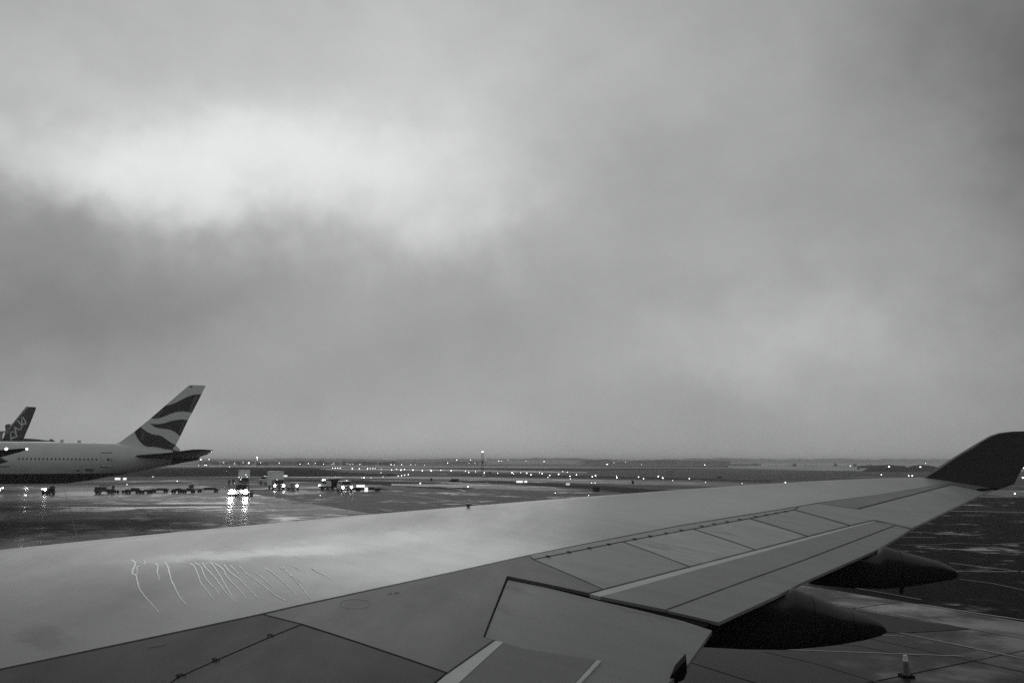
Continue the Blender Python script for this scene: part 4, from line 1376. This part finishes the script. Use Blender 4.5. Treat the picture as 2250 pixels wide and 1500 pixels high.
p = at_ground(708, 1076.5)
e = empty('service_truck', p, 'service truck with roof lamps and dark open box left of the van', 'truck', rz=radians(-35))
mk('chassis', M['black'], e, B((0, 2.2, .6), (1.9, 4.6, .25)))
mk('cab', M['light'], e, B((0, .9, 1.35), (2.0, 1.5, 1.2), bevel=.1, taper=(.92, .85)))
mk('windscreen', M['glass'], e, B((0, .12, 1.6), (1.6, .06, .5)))
mk('open_box', M['black'], e, B((0, 3.1, 1.5), (2.0, 2.4, 1.6), bevel=.04))
mk('canopy', M['light'], e, B((0, 3.0, 2.36), (2.1, 3.2, .05)))
for x, y, z, r_ in ((-.7, .7, 2.1, .16), (-.1, .7, 2.15, .11), (-.95, -.05, 1.0, .17)): mk('work_lamp', M['lamp'], e, S_((x, y, z), r_), smooth=True)
for x in (-.85, .85):
    for y in (.8, 3.6): wheel(e, x, y, .4)

# flat dark trailer, white bollard, lit signs
p = at_ground(808, 1079.5)
e = empty('flat_trailer', p, 'long low dark flat trailer right of the white van', 'trailer', rz=radians(-8))
mk('deck', M['black'], e, B((0, 0, .55), (5.6, 1.8, .3), bevel=.04))
mk('drawbar', M['black'], e, C_((2.8, 0, .5), (4.2, 0, .35), .06))
mk('side_rail', M['dark'], e, B((-.4, -.88, .78), (4.2, .05, .16)))
for x in (-2, 2):
    for y in (-.7, .7): mk('wheel', M['rubber'], e, C_((x, y - .1, .3), (x, y + .1, .3), .3))
p = at_ground(807, 1080.5)
e = empty('marker_drum', p - Vector((0, 1.2, 0)), 'white round marker drum in front of the dark flat trailer', 'marker')
mk('drum', M['sign'], e, C_((0, 0, .1), (0, 0, .95), .36, .30, seg=16)); mk('foot', M['black'], e, C_((0, 0, 0), (0, 0, .1), .45, seg=16)); mk('cap', M['dark'], e, C_((0, 0, .95), (0, 0, 1.0), .2, seg=12))  # drum glows by itself to look white; no lamp inside

def sign(u0, v0, u1, v1, vb, label, mat, cat='sign', name='lit_sign', mark=None):
    p = at_ground((u0 + u1) / 2, vb)
    a = P(u0, v0, p.y); b = P(u1, v1, p.y)
    w_ = b.x - a.x; h_ = a.z - b.z; zc = (a.z + b.z) / 2
    e = empty(name, p, label, cat)
    mk('housing', M['black'], e, B((0, .12, zc), (w_ + .12, .22, h_ + .12), bevel=.02))
    mk('face', mat, e, B((0, 0, zc), (w_, .03, h_), bevel=.01))
    for s in (-.35, .35): mk('leg', M['steel'], e, C_((w_ * s, .1, 0), (w_ * s, .1, max(zc - h_ / 2, .08)), .05, seg=6))
    return e
sign(252, 1049, 264, 1054, 1057, 'wide lit taxiway sign under the airliner tail, left one of the pair', M['sign'])
sign(270, 1049, 277.5, 1054, 1057, 'narrow lit taxiway sign under the airliner tail, right one of the pair', M['sign'])
sign(1134.5, 1055.5, 1149, 1060, 1062, 'wide lit taxiway sign right of the mast on the dark strip', M['sign'])
sign(1152, 1055.5, 1158.5, 1060, 1062, 'narrow lit taxiway sign beside the wide one right of the mast', M['sign'])
sign(1243.5, 1060.5, 1252, 1065.5, 1068, 'grey taxiway sign on the edge of the dark grass strip', M['sign_dim'])
sign(783, 1064.5, 801.5, 1070.5, 1073, 'long white lit sign behind the flat trailer', M['sign'])
sign(623.5, 1043.5, 631, 1046.8, 1050, 'small lit sign to the upper right of the box truck', M['sign'])
sign(1465, 1034, 1481, 1041.5, 1044, 'pale grey board far out on the airfield', M['mid'], 'board', 'airfield_board')

def cabinet(u0, v0, u1, vb, label, name='equipment_cabinet', mat='black'):
    p = at_ground((u0 + u1) / 2, vb); a = P(u0, v0, p.y); b = P(u1, v0, p.y)
    w_ = b.x - a.x; h_ = max(a.z, .25)
    e = empty(name, p, label, 'cabinet')
    mk('housing', M[mat], e, B((0, .4, h_ / 2), (w_, .8, h_), bevel=.03)); mk('lid', M[mat], e, B((0, .4, h_ + .03), (w_ + .08, .9, .06), bevel=.01))
    return e
cabinet(990, 1052, 1007, 1058, 'low dark cabinet at the left tip of the dark grass strip')
cabinet(1303, 1070.5, 1318, 1079, 'low dark cabinet on the dark grass strip close to the wing')
cabinet(308, 1036.5, 315.5, 1044.5, 'dark box just below the airliner rear belly')
cabinet(488, 1040, 496, 1046, 'small dark box above the standing worker')
cabinet(1068, 1038, 1076, 1047, 'pale hut piece at the mast foot', name='equipment_hut', mat='mid')
cabinet(1059.5, 1040, 1065.5, 1047.5, 'small pale box directly at the mast foot', name='equipment_hut', mat='light')
cabinet(1072.5, 1036.5, 1079, 1041.5, 'small dark box behind the mast hut')
cabinet(945.5, 1050.5, 949.5, 1056, 'thin dark post box left of the dark grass strip')
cabinet(1389, 1056, 1393, 1062, 'thin dark post near the wing, right of the grey sign')
cabinet(1577, 1047, 1585, 1050, 'flat dark box far right on the airfield')

# lattice mast
p = at_ground(1060, 1046)
topz = P(1060, 993, p.y).z
e = empty('lattice_mast', p, 'tall thin lattice mast with a lamp on top standing alone on the airfield', 'mast')
hw = .38
for sx in (-1, 1):
    for sy in (-1, 1): mk('mast_leg', M['dark'], e, C_((sx * hw, sy * hw, 0), (sx * hw * .8, sy * hw * .8, topz - .3), .07, seg=6))
bm = bmesh.new()
nz = 9
for i in range(nz):
    z1, z2 = i * (topz - .5) / nz, (i + 1) * (topz - .5) / nz
    for sy in (-1, 1):
        cyl(bm, (-hw * .9, sy * hw * .9, z1), (hw * .9, sy * hw * .9, z2), .03, seg=5)
        cyl(bm, (-hw * .9, sy * hw * .9, z2), (hw * .9, sy * hw * .9, z2), .03, seg=5)
o = bm_obj('bracing', bm, M['dark'], e)
mk('equipment_case', M['dark'], e, B((0, 0, topz * .57), (.8, .7, 1.1), bevel=.04))
mk('top_platform', M['dark'], e, B((0, 0, topz - .25), (1.1, 1.1, .12)))
mk('beacon_lamp', M['lamp'], e, S_((0, 0, topz + .12), .3), smooth=True)

# baggage train
p = at_ground(229, 1084)
e = empty('baggage_tractor', p, 'dark baggage tractor pulling the train of low dollies', 'tractor', rz=radians(4))
mk('body', M['dark'], e, B((0, 0, .62), (3.2, 1.5, .5), bevel=.08)); mk('hood', M['dark'], e, B((-1.05, 0, 1.05), (1.0, 1.3, .45), bevel=.08))
mk('canopy', M['black'], e, B((.1, 0, 1.5), (1.6, 1.3, .10), bevel=.03)); mk('engine_cover', M['dark'], e, B((-.2, 0, 1.0), (.7, 1.2, .5), bevel=.05))
mk('side_strip', M['mid'], e, B((-.2, -.76, .5), (1.2, .03, .12)))
for x in (-1.1, 1.1):
    for y in (-.62, .62):
        mk('wheel', M['rubber'], e, C_((x, y - .12, .36), (x, y + .12, .36), .36, seg=14))
for x in (-.6, .8): mk('canopy_post', M['dark'], e, C_((x, -.55, .8), (x, -.55, 1.5), .04, seg=6))
gw = at_ground(247.5, 1085)
person(gw, .3, 'worker in dark clothes standing at the back of the baggage tractor')
def dolly(u0, u1, v_top, vb, label, load=0):
    p = at_ground((u0 + u1) / 2, vb); a = P(u0, v_top, p.y); b = P(u1, v_top, p.y)
    w_ = b.x - a.x; h_ = a.z
    e = empty('baggage_dolly', p, label, 'dolly', 'dollies in the baggage train', rz=radians(3))
    mk('deck', M['black'], e, B((0, 0, .48), (w_, 1.5, .14), bevel=.02))
    mk('side_frame', M['dark'], e, B((0, -.72, (.55 + h_) / 2), (w_ * .96, .05, max(h_ - .55, .1))))
    mk('end_frame', M['dark'], e, B((-w_ * .47, 0, (.55 + h_) / 2), (.05, 1.4, max(h_ - .55, .1)))); mk('end_frame', M['dark'], e, B((w_ * .47, 0, (.55 + h_) / 2), (.05, 1.4, max(h_ - .55, .1))))
    if load: mk('load', M['dark'], e, B((w_ * .1, .1, .55 + load / 2), (w_ * .5, 1.1, load), bevel=.08))
    for x in (-w_ * .36, w_ * .36):
        for y in (-.6, .6): mk('wheel', M['rubber'], e, C_((x, y - .08, .22), (x, y + .08, .22), .22, seg=10))
    mk('tow_bar', M['black'], e, C_((-w_ / 2, 0, .4), (-w_ / 2 - .5, 0, .35), .05, seg=6))
dolly(253, 276, 1076.5, 1083, 'dolly hitched right behind the baggage tractor')
dolly(278, 307, 1074.5, 1084, 'dolly with a heaped dark load, second behind the tractor', .5)
dolly(309, 331, 1076, 1084, 'low dolly behind the heaped one in the train', .25)
dolly(333, 369, 1073.5, 1081.5, 'long framed dolly before the gap in the train', .3)
dolly(379, 398, 1074, 1083, 'short dolly just after the gap in the train', .4)
dolly(402, 427, 1074, 1083, 'dolly with boxes after the gap, next to the last', .45)
dolly(432, 481, 1073.5, 1080.5, 'last and longest flat dolly of the train, nearest the headlights', .35)
cabinet(415, 1065.5, 423, 1070.5, 'small dark box standing behind the dolly train')

# tug and worker on the left
p = at_ground(100, 1087)
e = empty('baggage_tractor', p, 'small dark tractor with one bright lamp under the airliner belly', 'tractor', rz=radians(0))
mk('body', M['black'], e, B((0, .8, .6), (1.3, 2.0, .55), bevel=.06)); mk('hood', M['black'], e, B((0, .3, 1.0), (1.1, .8, .3), bevel=.05)); mk('backrest', M['black'], e, B((.1, 1.6, 1.2), (.7, .15, .6), bevel=.04))
for x in (-.6, .6):
    for y in (.3, 1.5): wheel(e, x, y, .34, .2)
mk('headlight', M['head'], e, S_((0, -.25, .98), .17), smooth=True); mk('marker_lamp', M['lamp'], e, S_((-.62, -.2, 1.05), .1))
person(at_ground(116, 1088), -.2, 'worker in dark clothes beside the small tractor under the belly', h=1.9)
person(at_ground(503, 1069), .1, 'worker in dark clothes standing behind the tug, left of the box truck')
person(at_ground(512, 1066.5), .5, 'second figure half hidden behind the tug by the box truck', vest=False)
mk_e = empty('work_light', at_ground(58, 1068), 'bright work light hidden behind the belly, mirrored in the wet apron', 'lamp')
mk('lamp_head', M['head'], mk_e, S_((0, 0, 1.9), .28), smooth=True); mk('stand', M['steel'], mk_e, C_((0, 0, 0), (0, 0, 1.75), .05)); mk('stand_foot', M['black'], mk_e, C_((0, 0, 0), (0, 0, .08), .4))
p = at_ground(-4, 1086)
e = empty('work_light', p, 'bright lamp at the left picture edge on the apron', 'lamp')
mk('lamp_head', M['lamp'], e, S_((0, 0, .9), .35), smooth=True); mk('stand', M['steel'], e, C_((0, 0, 0), (0, 0, .7), .05)); mk('small_lamp', M['lamp'], e, S_((.7, 0, 1.2), .14)); mk('bracket', M['steel'], e, C_((0, 0, .9), (.7, 0, 1.2), .04))

# traffic cone
p = at_ground(1992, 1485)
e = empty('traffic_cone', p, 'tall traffic cone with white top standing under the wing at lower right', 'cone')
sc = P(1992, 1438, p.y).z
mk('foot', M['black'], e, B((0, 0, .025), (.34, .34, .05), bevel=.015))
mk('cone_body', M['cone'], e, C_((0, 0, .05), (0, 0, sc * .72), .105, .07, seg=20), smooth=False)
mk('white_collar', M['cone_w'], e, C_((0, 0, sc * .72), (0, 0, sc), .072, .05, seg=20))

# ------------------------------------------------------------------ far buildings and trees in the haze
def building(u0, u1, v_top, Y, depth, label, tone='building', wins=0, roof=0.):
    a = P(u0, v_top, Y); b = P(u1, v_top, Y)
    e = empty('airport_building', ((a.x + b.x) / 2, Y, 0), label, 'building')
    w_ = b.x - a.x; h_ = a.z
    mk('wall', M[tone], e, B((0, depth / 2, h_ / 2), (w_, depth, h_)))
    mk('roof', M['dark'], e, B((0, depth / 2, h_ + .25), (w_ + 1, depth + 1, .5)))
    if roof: mk('roof_plant', M[tone], e, B((w_ * .2, depth / 2, h_ + .5 + roof / 2), (w_ * .3, depth * .5, roof)))
    n = int(w_ // 14)
    for i in range(min(n, 12)):
        mk('window', M['window'], e, B((-w_ / 2 + (i + .5) * w_ / min(n, 12), -.05, h_ * .6), (w_ / min(n, 12) * .6, .1, h_ * .22)))
    mk('door', M['window'], e, B((w_ * .3, -.08, 1.6), (4, .16, 3.2)))
    return e
building(1282, 1352, 1011.5, 1400, 60, 'boxy hazy building right of the gap beyond the runway', roof=1.5)
building(1352, 1392, 1015, 1450, 50, 'lower hazy block joined to the boxy building')
building(1393, 1500, 1012, 1350, 60, 'long hazy hall far beyond the runway', roof=1.0)
building(1500, 1605, 1012.5, 1300, 70, 'hazy stepped hall right of the long hall')
building(1605, 1672, 1020, 1100, 50, 'low hazy shed ending the row of far halls')
building(953, 1050, 1014.5, 1400, 50, 'hazy building left of the mast')
building(870, 948, 1016, 1600, 50, 'faint hazy building left of the mast building')
building(1072, 1268, 1010.5, 2600, 90, 'very faint wide hall right of the mast', tone='light')
building(618, 672, 1013.5, 1100, 40, 'pale far shed roof above the mound')
building(1864, 1882, 1025, 900, 30, 'small pale terminal piece near the far tail', tone='mid')
building(1690, 1760, 1029, 950, 40, 'low hazy block under the row of floodlights')
building(1780, 1850, 1030, 950, 40, 'low hazy block right under the floodlights near the far tail')

def tree(u, v_top, Y, label, rr, group='trees in the haze along the horizon'):
    a = P(u, v_top, Y); h_ = a.z
    e = empty('tree', (a.x, Y, 0), label, 'tree', group)
    R = h_ * rr
    mk('trunk', M['dark'], e, C_((0, 0, 0), (0, 0, h_ * .55), h_ * .03, h_ * .015, seg=6))
    bm = bmesh.new()
    for i in range(150):
        th, ph = random.uniform(0, 2 * pi), random.uniform(-1, 1)
        rad = random.uniform(.4, 1) * (1 + .3 * mnoise.noise(Vector((th * 2, ph * 2, u))))
        c = Vector((cos(th) * sqrt(1 - ph * ph) * R * rad, sin(th) * sqrt(1 - ph * ph) * R * rad, h_ * .58 + ph * h_ * .42 * rad))
        s = R * random.uniform(.12, .26)
        d1 = Vector((random.uniform(-1, 1), random.uniform(-1, 1), random.uniform(-1, 1))).normalized(); d2 = d1.orthogonal().normalized()
        bm.faces.new([bm.verts.new(c + d1 * s), bm.verts.new(c + d2 * s), bm.verts.new(c - d1 * s), bm.verts.new(c - d2 * s)])
    bm_obj('crown', bm, M['tree'], e)
for i in range(46):
    u = 445 + i * 9.3 + random.uniform(-4, 4)
    tree(u, 1013 + 2.5 * mnoise.noise(Vector((u * .02, 0, 0))) + random.uniform(-1, 1.4), random.uniform(1000, 1300), 'hazy dark tree in the far row along the horizon', random.uniform(.5, .9))
for i, (u, v) in enumerate(((462, 1011), (471, 1010), (478, 1012), (870, 1014), (912, 1013))):
    tree(u, v, 1500, 'hazy dark tree in the far row along the horizon', .5)
for i in range(30):
    u = 1690 + i * 9 + random.uniform(-4, 4)
    tree(u, 1021 + random.uniform(-1.5, 2), random.uniform(950, 1150), 'hazy dark tree in the far row along the horizon', random.uniform(.5, .9))

M['pale_ground'] = wet_ground('pale far haze and ground', .26, .2, .6, .3, .5, spec=.3, scale=.02)
band('far_haze_ground', [(1600, 1018), (2400, 1018), (2400, 1036), (2050, 1035.5), (1760, 1033), (1600, 1028)], -.009, M['pale_ground'], 'pale far haze and ground behind the dark mounds near the winglet')  # haze and flood glow behind the mounds, put into a pale sheet
band('taxiway', [(690, 1029.5), (900, 1029.5), (1290, 1036), (1290, 1039), (900, 1033.5), (690, 1031.5)], -.0085, M['pale_ground'], 'thin pale taxiway under the row of runway lights')
band('taxiway', [(860, 1062), (1100, 1064), (1290, 1077), (1180, 1078), (1000, 1070), (860, 1066)], -.0080, M['taxi'], 'pale wet pavement between the dark grass strip and the wing edge')
# distant wood behind everything, one ragged mass
bm = bmesh.new()
rows = []
for i in range(900):
    x = -2600 + i * 5.8
    yb = 2750 + 120 * mnoise.noise(Vector((x * .002, 0, 5)))
    hgt = 14 + 7 * mnoise.noise(Vector((x * .0035, 1, 0))) + 3.5 * mnoise.noise(Vector((x * .02, 2, 0))) + 2.5 * mnoise.noise(Vector((x * .11, 3, 0)))
    hgt = max(hgt, 3)
    rows.append([bm.verts.new((x, yb, 0)), bm.verts.new((x, yb + 4, hgt * .75)), bm.verts.new((x + 2, yb + 18, hgt)), bm.verts.new((x, yb + 60, hgt * .9)), bm.verts.new((x, yb + 90, 0))])
for r0, r1 in zip(rows, rows[1:]):
    for k_ in range(4): bm.faces.new((r0[k_], r1[k_], r1[k_ + 1], r0[k_ + 1]))
o = bm_obj('distant_wood', bm, M['tree'])
tag(o, 'far ragged dark wood along the horizon fading in haze', 'wood', kind='stuff')

# far tail silhouette
YT = 620
e = empty('airliner', (P(1893, 1035, YT).x, YT, 0), 'tiny dark airliner tail far away, left of the dark mounds', 'airliner')
flatY('tail_fin', [(1883, 1026), (1886.5, 1025.5), (1903, 1042), (1904, 1045), (1888, 1045)], M['dark'], YT, .4, e)
tube('fuselage', M['dark'], e, Vector((0, YT, 0)), Vector((1, 0, 0)), [(P(1888, 1035, YT).x - 1, 2.6, 1.2, .6), (P(1905, 1035, YT).x, 3.0, .6, 1.5), (P(1960, 1035, YT).x, 3.0, .3, 1.6), (P(1990, 1035, YT).x, 2.6, .8, .8)])

# ------------------------------------------------------------------ lights
lamp_me = {}
def ground_light(u, v, b=1.1, mat='lamp', label=None):
    """small fixture on the ground (lens ball on a short stem); b = apparent radius in photo pixels"""
    p = G(u, v, .35)
    r = b * .72 * p.y / F
    key = (round(r, 2), mat)
    if key not in lamp_me:
        bm = bmesh.new()
        ball(bm, (0, 0, max(.35, r)), r, seg=8)
        cyl(bm, (0, 0, 0), (0, 0, max(.3, r * .5)), max(.04, r * .2), seg=6, mi=1)
        me = bpy.data.meshes.new('runway_light'); bm.to_mesh(me); bm.free()
        me.materials.append(M[mat]); me.materials.append(M['dark'])
        lamp_me[key] = me
    o = bpy.data.objects.new('runway_light', lamp_me[key]); COL.objects.link(o)
    o.location = (p.x, p.y, 0)
    tag(o, label or 'small white light on a stem in the rows along the runway and taxiway', 'runway light', 'runway and taxiway edge lights')
def pole_light(u, v, b=1.0, Y=900, mat='lamp', wide=1.0, label=None, group='lamp poles along the horizon'):
    p = P(u, v, Y); r = b * .72 * Y / F
    bm = bmesh.new()
    ball(bm, (0, 0, p.z), r, seg=8)
    for vv in bm.verts: vv.co.x *= wide
    cyl(bm, (0, 0, 0), (0, 0, p.z - r * .6), .16, .1, seg=6, mi=1)
    o = bm_obj('light_pole', bm, [M[mat], M['dark']])
    o.location = (p.x, Y, 0)
    tag(o, label or 'tall pole with a bright lamp at its top along the far horizon', 'light pole', group)
r4 = lambda x, y: (860 + x / 3.75, 960 + y / 3.75)
r2 = lambda x, y: (440 + x / 4.891, 960 + y / 4.891)
r5 = lambda x, y: (1400 + x / 2.647, 940 + y / 2.647)
big4 = [(80, 271), (178, 270), (255, 275), (325, 272), (492, 275), (637, 289), (766, 292), (995, 292), (1115, 296), (1150, 310), (1242, 299), (1305, 314), (1378, 305), (1472, 321), (1525, 309), (1655, 326), (1682, 316), (1858, 334), (2200, 323), (2235, 336), (238, 380), (630, 408)]
sm4 = [(0, 270), (42, 265), (108, 266), (330, 280), (408, 272), (610, 280), (693, 284), (876, 297), (1008, 302), (1066, 292), (1220, 293), (1412, 283), (1450, 289), (1650, 377), (1678, 377), (1855, 320), (2037, 326), (2077, 341), (1350, 460), (1625, 480), (55, 320), (85, 317), (110, 310), (140, 306), (1290, 331), (1475, 343)]
for x, y in big4: ground_light(*r4(x, y), 1.35 if (x + y) % 3 else 1.6)
for x, y in sm4: ground_light(*r4(x, y), .85)
for x, y in ((0, 229), (22, 229), (86, 228), (160, 228), (196, 228), (272, 231), (463, 212), (538, 189), (640, 216), (652, 187), (688, 215), (778, 187), (886, 197), (908, 197), (960, 190), (1110, 197), (1258, 200), (1833, 209), (1930, 207), (2060, 226)):
    pole_light(*r4(x, y), 1.1 if x in (463, 652, 1258, 886, 538) else .8, 900, 'lamp' if x in (463, 652, 1258, 886, 538, 160) else 'lamp_soft')
pole_light(*r4(1778, 224), .7, 900, 'lamp', 4)
for x, y, b in ((1635, 338, 1.5), (1710, 340, 1.4), (1800, 335, .9), (1795, 346, .8), (1828, 336, .9), (1855, 335, .9), (1880, 336, .8), (1945, 343, .7), (1943, 381, .8), (2058, 350, .8), (2110, 343, .8), (2155, 353, 1.2), (2195, 346, 1.2), (1400, 395, .8), (1760, 435, 1.4), (1735, 436, .7), (1835, 436, .7), (1965, 425, .7), (2128, 417, .8), (2163, 412, .9), (2195, 408, .8), (2235, 402, .9),
               (1422, 332, 1.0), (1450, 333, 1.0), (1478, 333, 1.1), (1505, 332, 1.1)):
    ground_light(*r2(x, y), b)
for u, v, b in ((279, 1064, .9), (390, 1043, 1.2), (389.5, 1056.5, 1.1), (336, 1047, 1.1), (509, 1158, .9), (3, 1208, .7), (703.5, 1088, .9)):
    ground_light(u, v, b, 'lamp' if v > 1050 else 'lamp_soft')
for x, y, b, Yp in ((612, 218, 1.9, 800), (612, 243, 1.2, 801), (522, 277, 1.9, 800), (250, 274, .9, 900), (312, 320, .9, 850), (370, 283, .9, 900), (460, 273, .8, 900), (650, 275, .9, 900), (848, 278, 1.1, 900), (1072, 287, 1.0, 900), (1162, 284, 1.0, 900), (1236, 281, .8, 900), (1325, 290, .9, 900), (1418, 293, .7, 900), (1435, 283, .8, 900), (1580, 287, .7, 950), (1610, 292, .7, 950), (1640, 290, .7, 950), (1715, 293, .9, 950), (2050, 293, 1.0, 950), (2085, 298, .8, 950), (2165, 294, 1.0, 950), (95, 240, 1.0, 900), (5, 240, 1.8, 850), (65, 300, 1.2, 700), (50, 300, .9, 700), (-15, 305, .8, 700)):
    pole_light(*r2(x, y), b, Yp, label={(612, 218): 'pole with the highest lamp, upper of two stacked lamps above the grass mound', (612, 243): 'pole with the lower of two stacked lamps above the grass mound', (522, 277): 'large bright pole lamp just left of the two stacked lamps', (5, 240): 'bright pole lamp right behind the striped airliner tail'}.get((x, y)))
for x, y, b in ((8, 285, 1.2), (37, 294, 1.2), (123, 282, 1.4), (150, 290, 1.2), (303, 294, 1.1), (207, 305, .7), (398, 314, .7), (610, 322, .7), (862, 316, 1.6), (1420, 271, 1.2), (1580, 277, 1.4), (1600, 277, 1.5), (2243, 288, 2.0), (2197, 381, 2.0), (2045, 365, 1.1)):
    ground_light(*r5(x, y), b, label={(862, 316): 'bright single light touching the far wing edge', (2243, 288): 'large light at the right picture edge behind the winglet', (2197, 381): 'bright single light on the tarmac right of the wing tip', (2045, 365): 'small light directly under the wing tip trailing corner'}.get((x, y)))
pole_light(*r5(2249, 232), 1.6, 300, label='pole lamp at the right picture edge beyond the winglet')
for x, y, b, wd, Yp in ((393, 214, 1.2, 1, 1200), (685, 207, .8, 1, 1200), (1465, 224, 1.5, 1.6, 440), (1647, 226, 1.3, 1.6, 440), (1677, 205, .8, 1, 900), (1022, 265, .7, 3, 420), (1052, 265, .7, 3, 420), (1205, 270, .7, 3.5, 400), (1272, 270, 1.0, 3, 400), (1290, 273, .7, 1.5, 400)):
    pole_light(*r5(x, y), b, Yp, 'lamp', wd, label={(1465, 224): 'pole lamp in front of the left dark mound', (1647, 226): 'pole lamp in front of the right dark mound'}.get((x, y)))
for x, y in ((748, 231), (775, 233), (818, 232), (860, 230), (882, 233), (905, 231), (955, 232), (1003, 230), (1058, 233), (1080, 233), (1105, 235), (1192, 237), (1267, 239), (1370, 241), (1240, 221)):
    pole_light(*r5(x, y), 1.7, 850, 'lamp_dim', 1.5, label='soft hazy floodlight pole in the row left of the far tail', group='hazy floodlights near the far tail')

# ------------------------------------------------------------------ haze
hz = bmesh.new()
box(hz, (0, 3000, 12), (9400, 6400, 26))
hm = bpy.data.materials.new('thin wet haze')
hm.use_nodes = True
k = NT(hm.node_tree)
k.n.clear()
ho = k.node('ShaderNodeOutputMaterial'); pv = k.node('ShaderNodeVolumePrincipled')
pv.inputs['Color'].default_value = (.99, .99, .99, 1)
HAZE = .00038
pv.inputs['Density'].default_value = HAZE
k.l.new(pv.outputs[0], ho.inputs['Volume'])
o = bm_obj('haze', hz, hm)
o['kind'] = 'stuff'
o['label'] = 'thin grey haze lying over the whole airfield'
